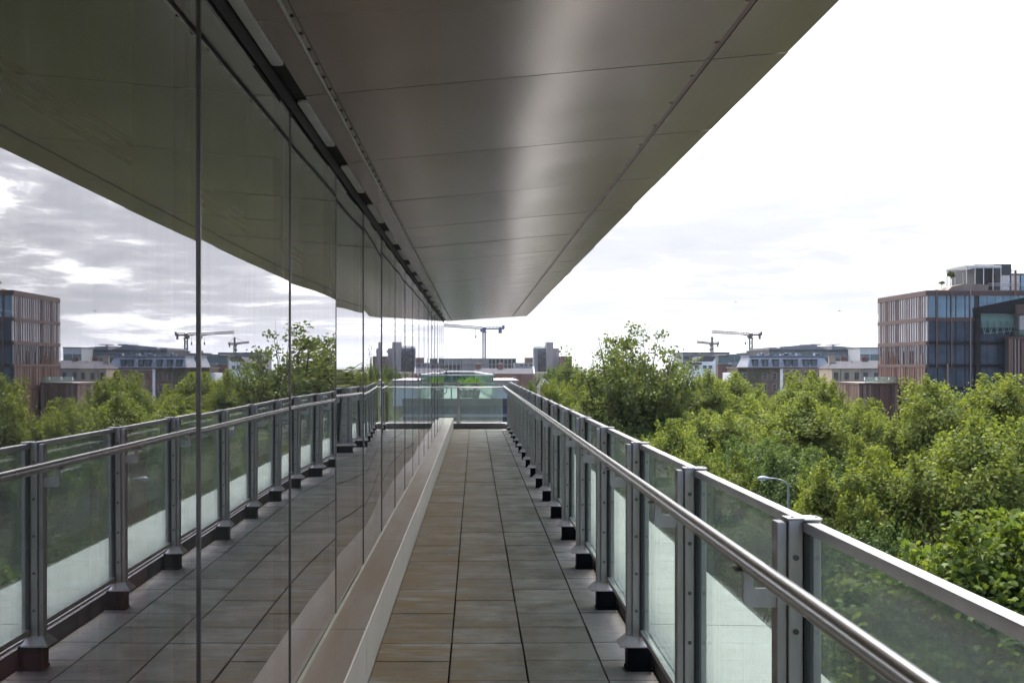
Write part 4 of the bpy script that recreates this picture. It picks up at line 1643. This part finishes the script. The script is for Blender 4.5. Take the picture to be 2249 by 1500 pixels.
for z in (zb_ + .9, zb_ + 1.2):
    mb.box(x1 - 2.2, x1 + 3.4, 179.4, 179.46, z, z + .06)
part(mb, 'pergola', M['offwhite'], fo)
mb = MB()
mb.box(XR(2160), XR(2233), 184, 193, 12.81, ZR(577.5), 0)
mb.box(XR(2196), XR(2233), 182.8, 183.99, ZR(606), ZR(578), 0)
part(mb, 'plant_room', M['dark_wall'], fo)
mb = MB()
mb.box(XR(2196), XR(2330), 180, 183.9, 12.81, ZR(602), 0)
part(mb, 'penthouse', M['dark_wall'], fo)
for i in range(5):
    x = XR(2202) + i * 1.5
    window_front(fo, x, 180, 13.0, ZR(606), 1.25, M['pane_blue'] if i > 1 else M['pane_silver'])
mb = MB()
for x in (XR(2241), XR(2245), XR(2252)):
    mb.tube((x, 186, ZR(602)), (x, 186, ZR(583)), .05, n=5)
mb.tube((XR(2238), 186, ZR(590)), (XR(2258), 186, ZR(590)), .04, n=5)
mb.tube((XR(2238), 186, ZR(586)), (XR(2258), 186, ZR(586)), .04, n=5)
part(mb, 'antenna', M['crane_grey'], fo)

# low finned wing with its roof terrace
lw_ = building('fin_wing', 'low copper finned wing with a roof terrace stepping down to the left', 1900, 184)
WX0, WY0, WY1, WZ = 60.6, 186.0, 197.0, -1.15
mb = MB()
mb.box(WX0 + .3, FX - .6, WY0 + .3, WY1, GROUND, WZ - .3)
part(mb, 'wall', M['dark_wall'], lw_)
mb = MB()
mb.box(WX0 - .1, FX - .55, WY0 - .1, WY1 + .1, WZ - .299, WZ)
part(mb, 'roof', M['terra_band'], lw_)
mb = MB()
x = WX0
while x < FX - .7:
    mb.box(x, x + .2, WY0, WY0 + .29, GROUND, WZ - .31)
    x += r9.choice([.26, .3, .42])
y = WY0 + .3
while y < WY1:
    mb.box(WX0, WX0 + .29, y, y + .2, GROUND, WZ - .31)
    y += r9.choice([.26, .3, .42])
part(mb, 'fin_screen', M['terracotta'], lw_)
mb = MB()
mb.box(WX0 + 1.0, FX - .6, WY0 + .2, WY0 + .23, WZ + .01, WZ + .95)
part(mb, 'glass_screen', M['rail_glass_far'], lw_)


def cafe_table(x, y, label):
    o = empty('terrace_table', (x, y, WZ))
    tag(o, label, 'table', 'white furniture on the wing terrace')
    mb = MB()
    mb.tube((0, 0, .72), (0, 0, .76), .42, n=16)
    mb.build('tabletop', M['white_paint'], o)
    mb = MB()
    mb.tube((0, 0, .03), (0, 0, .719), .04, n=8)
    mb.tube((0, 0, .001), (0, 0, .029), .25, n=12)
    mb.build('pedestal', M['white_paint'], o)


def cafe_chair(x, y, rz, label):
    o = empty('terrace_chair', (x, y, WZ))
    o.rotation_euler = (0, 0, rz)
    tag(o, label, 'chair', 'white furniture on the wing terrace')
    mb = MB(); mb.box(-.22, .22, -.22, .22, .43, .47); mb.build('seat', M['white_paint'], o)
    mb = MB(); mb.box(-.22, .22, .221, .25, .40, .88); mb.build('backrest', M['white_paint'], o)
    for sx in (-.19, .19):
        for sy in (-.19, .19):
            mb = MB(); mb.tube((sx, sy, 0), (sx, sy, .429), .018, n=6); mb.build('leg', M['white_paint'], o)


cafe_table(62.9, 187.6, 'white round table on the copper wing terrace, the left one of the two')
cafe_table(65.0, 187.8, 'white round table on the copper wing terrace, the one nearest the tall facade')
cafe_chair(62.2, 187.6, R(90), 'white chair on the copper wing terrace, outermost on the left')
cafe_chair(63.6, 187.7, R(-90), 'white chair on the right side of the left terrace table')
cafe_chair(64.3, 187.8, R(90), 'white chair on the left side of the terrace table nearest the tall facade')
cafe_chair(65.7, 187.8, R(-90), 'white chair between the last terrace table and the tall facade')

# projecting bay at the picture's right edge
nb_ = building('fin_bay', 'copper finned bay with a glass balcony projecting at the right edge of the front', 2235, 174)
BX = P(2217, 0, 174).x
BZ = P(0, 740, 174).z
mb = MB()
mb.box(BX + .2, BX + 16, 174.25, 175.97, GROUND, BZ - .3)
mb.box(BX + 1.5, BX + 16, 174.6, 175.9, BZ + .01, P(0, 668, 174).z)
part(mb, 'wall', M['dark_wall'], nb_)
mb = MB()
mb.box(BX - .05, BX + 16, 173.95, 175.96, BZ - .29, BZ)
mb.box(BX + 1.4, BX + 16, 174.4, 174.59, P(0, 690, 174).z, P(0, 668, 174).z - .01)
part(mb, 'floor_band', M['terra_band'], nb_)
mb = MB()
x = BX
while x < BX + 15.5:
    mb.box(x, x + .2, 174.0, 174.24, GROUND, BZ - .31)
    x += r9.choice([.24, .3, .5])
part(mb, 'fin_screen', M['terracotta'], nb_)
mb = MB()
mb.box(BX + .4, BX + 16, 174.05, 174.08, BZ + .01, BZ + 1.1)
part(mb, 'glass_screen', M['rail_glass_far'], nb_)
for i in range(5):
    window_front(nb_, BX + 2.4 + i * 1.5, 174.6, BZ + .3, P(0, 693, 174).z, 1.3, M['pane_silver'])

# ------------------------------------------------------------------ street lamps, birds
def street_lamp(u_head, v_head, Y, arm, label):
    hp = P(u_head, v_head, Y)
    px = hp.x + arm
    o = empty('street_lamp', (px, Y, GROUND + 0.13))
    tag(o, label, 'street lamp', 'street lamps among the trees')
    H = hp.z - GROUND - 0.13
    mb = MB()
    mb.path([(0, 0, 0), (0, 0, 1.4), (0, 0, 1.45), (0, 0, H - .45), (-.05, 0, H - .2), (-.2, 0, H - .06), (-.45, 0, H)], [.10, .10, .06, .045, .035, .03, .03], 10)
    mb.build('pole', M['lamp_grey'], o, True)
    mb = MB()
    mb.path([(-.44, 0, H), (-arm + .25, 0, H + .04)], [.035, .03], 8)
    mb.build('arm', M['lamp_grey'], o, True)
    mb = MB()
    mb.path([(-arm + .3, 0, H + .03), (-arm + .2, 0, H + .04), (-arm, 0, H + .05), (-arm - .14, 0, H + .04), (-arm - .2, 0, H + .02)], [.035, .06, .085, .07, .03], 10)
    h = mb.build('lamp_head', M['lamp_glass'], o, True)
    mb = MB()
    mb.box(-arm - .12, -arm + .1, -.055, .055, H - .06, H - .035)
    mb.build('lens', M['lamp_glass'], h)


street_lamp(1675, 1052, 48, 1.05, 'grey street lamp with its arm reaching left among the dark trees')
street_lamp(1298, 903, 150, 1.6, 'distant street lamp head just above the railing below the tall tree')
street_lamp(1262, 889, 172, 1.6, 'farthest street lamp head above the railing, left of the tall tree')


def gull(u, v, Y, span, label, tilt):
    p = P(u, v, Y)
    o = empty('gull', p)
    tag(o, label, 'bird', 'birds in the sky')
    o.rotation_euler = (tilt, 0, 0.6)
    mb = MB()
    s = span / 2
    mb.path([(0, -.22, 0), (0, -.12, .01), (0, .05, .01), (0, .22, 0), (0, .32, 0)], [.015, .06, .07, .035, .02], 8)
    for k in (-1, 1):
        vs = [(k * .03, -.06, .03), (k * .03, .1, .03), (k * s * .45, .04, s * .25), (k * s * .45, -.12, s * .25), (k * s, .10, s * .12), (k * s * .98, .04, s * .12)]
        lowv = [(x, y, z - .012) for x, y, z in vs]
        mb.add(vs + lowv, [(0, 1, 2, 3), (3, 2, 4, 5), (6, 9, 8, 7), (9, 11, 10, 8), (0, 3, 9, 6), (3, 5, 11, 9), (1, 7, 8, 2), (2, 8, 10, 4), (5, 4, 10, 11), (0, 6, 7, 1)])
    mb.build('body', M['gull'], o)


gull(1616, 663, 160, .9, 'small grey gull flying in the white sky above the cranes', .3)
gull(1844, 683, 170, .95, 'small grey gull flying in the white sky left of the copper offices', -.2)


# ------------------------------------------------------------------ trees
def leaf_mesh(name, pts, nrm, size, shape='quad', jitter=0.5):
    """many separate leaf faces at pts, roughly facing nrm"""
    n = len(pts)
    rnd = rng.normal(size=(n, 3))
    nn = nrm + jitter * rnd
    nn /= np.linalg.norm(nn, axis=1, keepdims=True) + 1e-9
    t = np.cross(nn, rng.normal(size=(n, 3)))
    t /= np.linalg.norm(t, axis=1, keepdims=True) + 1e-9
    b = np.cross(nn, t)
    s = size * rng.uniform(0.6, 1.25, size=(n, 1))
    if shape == 'quad':
        out = [(-.5, 0, 0), (0, -.33, .06), (.55, 0, -.05), (0, .33, .06)]
    else:   # five-lobed plane leaf
        out = [(-.5, 0, 0), (-.32, -.20, .03), (-.30, -.44, -.08), (-.02, -.31, .03), (.14, -.48, -.12), (.26, -.25, .02), (.60, 0, -.18),
               (.26, .25, .02), (.14, .48, -.12), (-.02, .31, .03), (-.30, .44, -.08), (-.32, .20, .03)]
    k = len(out)
    V = np.empty((n, k, 3))
    for i, (a, c, d) in enumerate(out):
        V[:, i, :] = pts + s * (a * t + c * b + d * nn)
    me = bpy.data.meshes.new(name)
    me.vertices.add(n * k)
    me.vertices.foreach_set('co', V.reshape(-1).astype(np.float32))
    me.loops.add(n * k)
    me.loops.foreach_set('vertex_index', np.arange(n * k, dtype=np.int32))
    me.polygons.add(n)
    me.polygons.foreach_set('loop_start', np.arange(0, n * k, k, dtype=np.int32))
    me.update(calc_edges=True)
    me.validate()
    return me


def crown_points(seed, nl, per, rw, rh, lob=0.27, flat=0.85, spread=0.93):
    """lumpy crown: leaf shells around many clumps. unit: crown half width rw, half height rh"""
    g = np.random.default_rng(seed)
    cs = []
    while len(cs) < nl:
        p = g.normal(size=3)
        p /= np.linalg.norm(p)
        if p[2] < -0.55:
            continue
        r = g.uniform(0.40, 1.08) ** 0.7 * spread
        q = p * r
        q[2] = q[2] * (1.0 if q[2] > 0 else 0.8)
        cs.append(q)
    cs = np.array(cs) * np.array([rw, rw, rh]) * 0.80
    P_, N_ = [], []
    for c in cs:
        lr = lob * min(rw, rh) * g.uniform(0.55, 1.45)
        m = int(per * g.uniform(0.7, 1.3))
        d = g.normal(size=(m, 3))
        d /= np.linalg.norm(d, axis=1, keepdims=True)
        # leafy side of a clump points up and outwards
        d[:, 2] = np.where(d[:, 2] < -0.3, -d[:, 2] * 0.6, d[:, 2])
        rad = lr * (0.45 + 0.62 * g.uniform(size=(m, 1)) ** 0.6) * (1 + 0.22 * np.sin(7 * d[:, :1] + c[0]) * np.cos(6 * d[:, 1:2] + c[1]))
        pt = c + d * rad * np.array([1.15, 1.15, flat])
        P_.append(pt)
        out = c / (np.linalg.norm(c) + 1e-6)
        N_.append(d * 0.7 + out * 0.3 + np.array([0, 0, 0.45]))
    # leafy shoots standing out of the clumps
    for k in range(nl):
        c = cs[g.integers(0, nl)]
        if c[2] < -0.1 * rh:
            continue
        ax = c / np.linalg.norm(c) * 0.7 + g.normal(size=3) * 0.3 + np.array([0, 0, 0.8])
        ax /= np.linalg.norm(ax)
        L = lob * min(rw, rh) * g.uniform(1.1, 2.1)
        m = per // 5
        u = g.uniform(0.3, 1.0, size=(m, 1))
        pt = c + ax * L * u + g.normal(size=(m, 3)) * (0.34 - 0.24 * u) * lob * min(rw, rh) * 0.9
        P_.append(pt)
        N_.append(g.normal(size=(m, 3)) * 0.6 + ax)
    # loose sprays that break the outline
    m = nl * per // 9
    d = g.normal(size=(m, 3))
    d /= np.linalg.norm(d, axis=1, keepdims=True)
    d[:, 2] = np.abs(d[:, 2]) * 1.0 - 0.25
    idx = g.integers(0, nl, size=m)
    pt = cs[idx] + d * lob * min(rw, rh) * g.uniform(0.9, 1.7, size=(m, 1)) * (0.4 + 0.6 * (np.sin(idx * 9.1 + 5 * d[:, 0]) > 0.1)[:, None])
    P_.append(pt)
    N_.append(d + np.array([0, 0, 0.5]))
    return np.concatenate(P_), np.concatenate(N_), cs


TREE_H = 15.0     # prototype height, crown half width 4, crown half height 4.4, crown centre 10.2


def make_tree(name, seed, nl, per, leaf, shape='quad', lob=0.27, rw=4.0, rh=4.6):
    root = empty(name, (0, 0, 0))
    pts, nr, cs = crown_points(seed, nl, per, rw, rh, lob)
    zc = TREE_H - rh
    pts[:, 2] += zc
    pts[:, :2] *= rw / np.percentile(np.hypot(pts[:, 0], pts[:, 1]), 98.5)
    pts[:, 2] *= TREE_H / np.percentile(pts[:, 2], 99.7)
    ok = (np.hypot(pts[:, 0], pts[:, 1]) < rw * 1.1) & (pts[:, 2] < TREE_H * 1.015)
    pts, nr = pts[ok], nr[ok]
    me = leaf_mesh('crown', pts, nr, leaf, shape, 0.55 if shape == 'quad' else 0.95)
    me.materials.append(M['leaf_mid'])
    cr = bpy.data.objects.new('crown', me)
    COL.objects.link(cr)
    cr.parent = root
    mb = MB()
    r = random.Random(seed)
    top = Vector((r.uniform(-.3, .3), r.uniform(-.3, .3), zc - .5))
    mb.path([(0, 0, 0), (0.05, 0.02, 1.2), (top * .5) * 1.0, top, top + Vector((.2, .1, rh * .8))], [.42, .32, .27, .18, .05], 9)
    order = list(range(len(cs)))
    r.shuffle(order)
    for i in order[:26]:
        c = Vector(cs[i]) + Vector((0, 0, zc))
        s = top * r.uniform(.55, .98)
        mid = s.lerp(c, .5) + Vector((r.uniform(-.3, .3), r.uniform(-.3, .3), r.uniform(.1, .6)))
        mb.path([s, mid, c], [.13, .075, .025], 6)
    mb.build('trunk', M['bark'], root, True)
    return root


def sparse_tree(seed):
    """tall open tree: upright limbs carrying loose leaf tufts at the top, dense skirt below"""
    g = np.random.default_rng(seed)
    r = random.Random(seed)
    root = empty('tall_tree', (0, 0, 0))
    pts, nr, cs = crown_points(seed, 120, 360, 6.2, 6.0, 0.19)
    pts[:, 2] = pts[:, 2] * 0.86 + 10.0
    P_, N_ = [pts], [nr]
    mb = MB()
    mb.path([(0, 0, 0), (.1, 0, 2), (.25, 0.1, 5), (.1, 0, 8), (.3, .1, 11)], [.6, .48, .4, .3, .2], 10)
    for i in range(74):
        a = r.uniform(0, 2 * math.pi)
        rr = r.uniform(0.1, 1.0) ** .6 * 5.0
        h = r.uniform(15.2, 19.6) - 0.06 * rr ** 2 * r.uniform(.6, 2.2)
        e = Vector((math.cos(a) * rr, math.sin(a) * rr, h))
        s = Vector((.15 + math.cos(a) * rr * .15, math.sin(a) * rr * .15, r.uniform(6.5, 11)))
        m1 = s.lerp(e, .45) + Vector((math.cos(a) * .5, math.sin(a) * .5, -.3))
        m2 = s.lerp(e, .78) + Vector((r.uniform(-.3, .3), r.uniform(-.3, .3), .1))
        mb.path([s, m1, m2, e], [.13, .08, .045, .012], 5)
        for k in range(r.randint(6, 11)):
            f = r.uniform(.45, 1.0)
            base = (m1.lerp(m2, (f - .45) / .33) if f < .78 else m2.lerp(e, (f - .78) / .22))
            off = Vector((r.gauss(0, .38), r.gauss(0, .38), r.gauss(.1, .32)))
            tip = base + off
            mb.path([base, tip], [.02, .006], 4)
            m = r.randint(16, 44)
            q = np.array(tip) + g.normal(size=(m, 3)) * np.array([.26, .26, .24])
            P_.append(q)
            N_.append(g.normal(size=(m, 3)) + np.array([0, 0, .6]))
    for i in range(3):      # a few bare twigs
        a = r.uniform(0, 6.28)
        x, y = math.cos(a) * r.uniform(.5, 3), math.sin(a) * 2
        mb.path([(x * .6, y * .6, 14), (x, y, 18), (x * 1.15, y, 20.3)], [.04, .02, .006], 4)
    me = leaf_mesh('crown', np.concatenate(P_), np.concatenate(N_), 0.27, 'quad', .7)
    me.materials.append(M['leaf_olive'])
    cr = bpy.data.objects.new('crown', me)
    COL.objects.link(cr)
    cr.parent = root
    mb.build('trunk', M['bark'], root, True)
    return root


def set_leaf(root, m):
    for c in root.children:
        if c.name.startswith('crown'):
            c.material_slots[0].link = 'OBJECT'
            c.material_slots[0].material = m


protos = [make_tree('broadleaf_tree', 100 + i, 66, 680, 0.185, lob=0.262) for i in range(4)]
plane = make_tree('plane_tree', 210, 80, 520, 0.165, 'lobed', 0.27)
used = set()


def put_tree(pi, u, v, Y, w, label, leaf, rz=None, group='trees along the street', hmin=None, hscale=None):
    p = P(u, v, Y)
    src = plane if pi == 'plane' else protos[pi]
    if pi in used:
        o = copy_tree(src)
    else:
        o = src
        used.add(pi)
    H = p.z - GROUND
    o.location = (p.x, Y, GROUND)
    s = w / 8.0
    o.scale = (s, s, H / TREE_H)
    if hscale:
        o.scale = (s, s, H / TREE_H)
    o.rotation_euler = (0, 0, random.uniform(0, 6.28) if rz is None else rz)
    tag(o, label, 'tree', group)
    set_leaf(o, M[leaf])
    return o


put_tree('plane', 2180, 1140, 28, 8.4, 'nearest plane tree with big lobed leaves at the lower right behind the railing glass', 'leaf_plane')
put_tree('plane', 1990, 1255, 33, 6.0, 'lower plane tree seen through the dirty railing glass at the lower right', 'leaf_plane')
T = [
    (0, 1890, 992, 54, 6.6, 'yellow green tree standing right of the street lamp', 'leaf_yellow'),
    (1, 2140, 925, 52, 8.2, 'mid green tree directly above the nearest plane tree', 'leaf_mid'),
    (2, 2330, 925, 60, 8.5, 'mid green tree cut off by the right edge of the photo', 'leaf_yellow'),
    (3, 2110, 828, 80, 9.6, 'bright yellow green tree rising in front of the blue glass office', 'leaf_yellow'),
    (0, 1985, 900, 84, 7.5, 'yellow green tree in front of the low copper finned wing', 'leaf_mid'),
    (1, 2270, 900, 84, 7.5, 'green tree in front of the copper finned bay at the right edge', 'leaf_mid'),
    (2, 1735, 866, 88, 10.0, 'broad green tree below the ivy covered brick block', 'leaf_mid'),
    (3, 1585, 905, 82, 8.0, 'green tree left of centre in the belt, right below the white houses', 'leaf_mid'),
    (0, 1870, 880, 92, 8.0, 'rounded green tree below the cream houses', 'leaf_mid'),
    (1, 1790, 820, 118, 8.8, 'tree whose rounded top hides the foot of the cream houses', 'leaf_yellow'),
    (2, 1465, 925, 74, 6.5, 'yellowing tree at the foot of the tall open tree', 'leaf_yellow'),
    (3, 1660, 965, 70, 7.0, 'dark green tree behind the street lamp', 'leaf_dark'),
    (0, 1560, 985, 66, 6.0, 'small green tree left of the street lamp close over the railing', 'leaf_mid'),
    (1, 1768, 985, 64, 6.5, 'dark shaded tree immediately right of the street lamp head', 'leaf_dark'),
    (2, 1265, 790, 135, 7.2, 'light green tree at the left shoulder of the tall open tree', 'leaf_olive'),
    (3, 1228, 838, 125, 4.4, 'yellow green tree at the left end of the tree belt', 'leaf_yellow'),
    (0, 1318, 845, 118, 6.0, 'yellow green tree below the left half of the tall open tree', 'leaf_yellow'),
    (1, 1600, 822, 135, 9.0, 'green tree in front of the white houses', 'leaf_mid'),
    (2, 1535, 815, 128, 8.5, 'green tree below the right side of the tall open tree', 'leaf_mid'),
    (3, 1665, 868, 122, 7.0, 'green tree hiding the foot of the ivy covered wall', 'leaf_mid'),
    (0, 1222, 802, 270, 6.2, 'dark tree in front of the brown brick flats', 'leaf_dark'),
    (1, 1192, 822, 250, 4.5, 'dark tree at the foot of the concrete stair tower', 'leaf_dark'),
    (2, 1158, 838, 185, 4.4, 'dull bronze green tree just over the far end of the railing', 'leaf_olive'),
    (3, 1370, 955, 78, 5.5, 'dark green tree low over the railing below the tall open tree', 'leaf_dark'),
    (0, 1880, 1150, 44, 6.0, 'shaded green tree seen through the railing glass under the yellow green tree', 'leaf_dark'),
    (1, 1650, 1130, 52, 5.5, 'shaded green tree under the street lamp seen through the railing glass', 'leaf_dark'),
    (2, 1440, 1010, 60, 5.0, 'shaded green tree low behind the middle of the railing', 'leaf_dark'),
]
for t in T:
    put_tree(*t)
tt = sparse_tree(333)
p = P(1395, 728, 100)
tt.location = (p.x, 100, GROUND)
tt.scale = (1.2, 1.2, (p.z - GROUND) / 19.3)
tag(tt, 'tall open tree with thin leafy tops standing clear above the skyline', 'tree', 'trees along the street')

# roof garden plants of the copper office
rt = copy_tree(protos[2])
rt.location = (XR(2094), 182, ZR(629))
rt.scale = (.16, .16, .165)
tag(rt, 'slender little tree growing on the roof of the copper coloured office', 'tree', 'roof garden plants')
set_leaf(rt, M['leaf_olive'])
rt.name = 'roof_tree'
rs = copy_tree(protos[1])
rs.location = (XR(2074), 182, ZR(633))
rs.scale = (.12, .12, .075)
tag(rs, 'small dark shrub on the corner of the copper office roof', 'shrub', 'roof garden plants')
set_leaf(rs, M['leaf_dark'])
rs.name = 'roof_shrub'

# ------------------------------------------------------------------ the hazy air over the city
mb = MB()
mb.box(-9500, 9500, -3200, 17500, GROUND - 1.5, 260)
hz = mb.build('haze', [], None)
hz['kind'] = 'stuff'
hm = bpy.data.materials.new('haze')
hm.use_nodes = True
t = NT(hm.node_tree)
pv = t.n('ShaderNodeVolumePrincipled', in_Density=0.000045)
pv.inputs['Color'].default_value = (0.86, 0.90, 0.96, 1)
pv.inputs['Anisotropy'].default_value = 0.2
o = t.n('ShaderNodeOutputMaterial')
t.l(pv.outputs[0], o.inputs['Volume'])
hz.data.materials.append(hm)
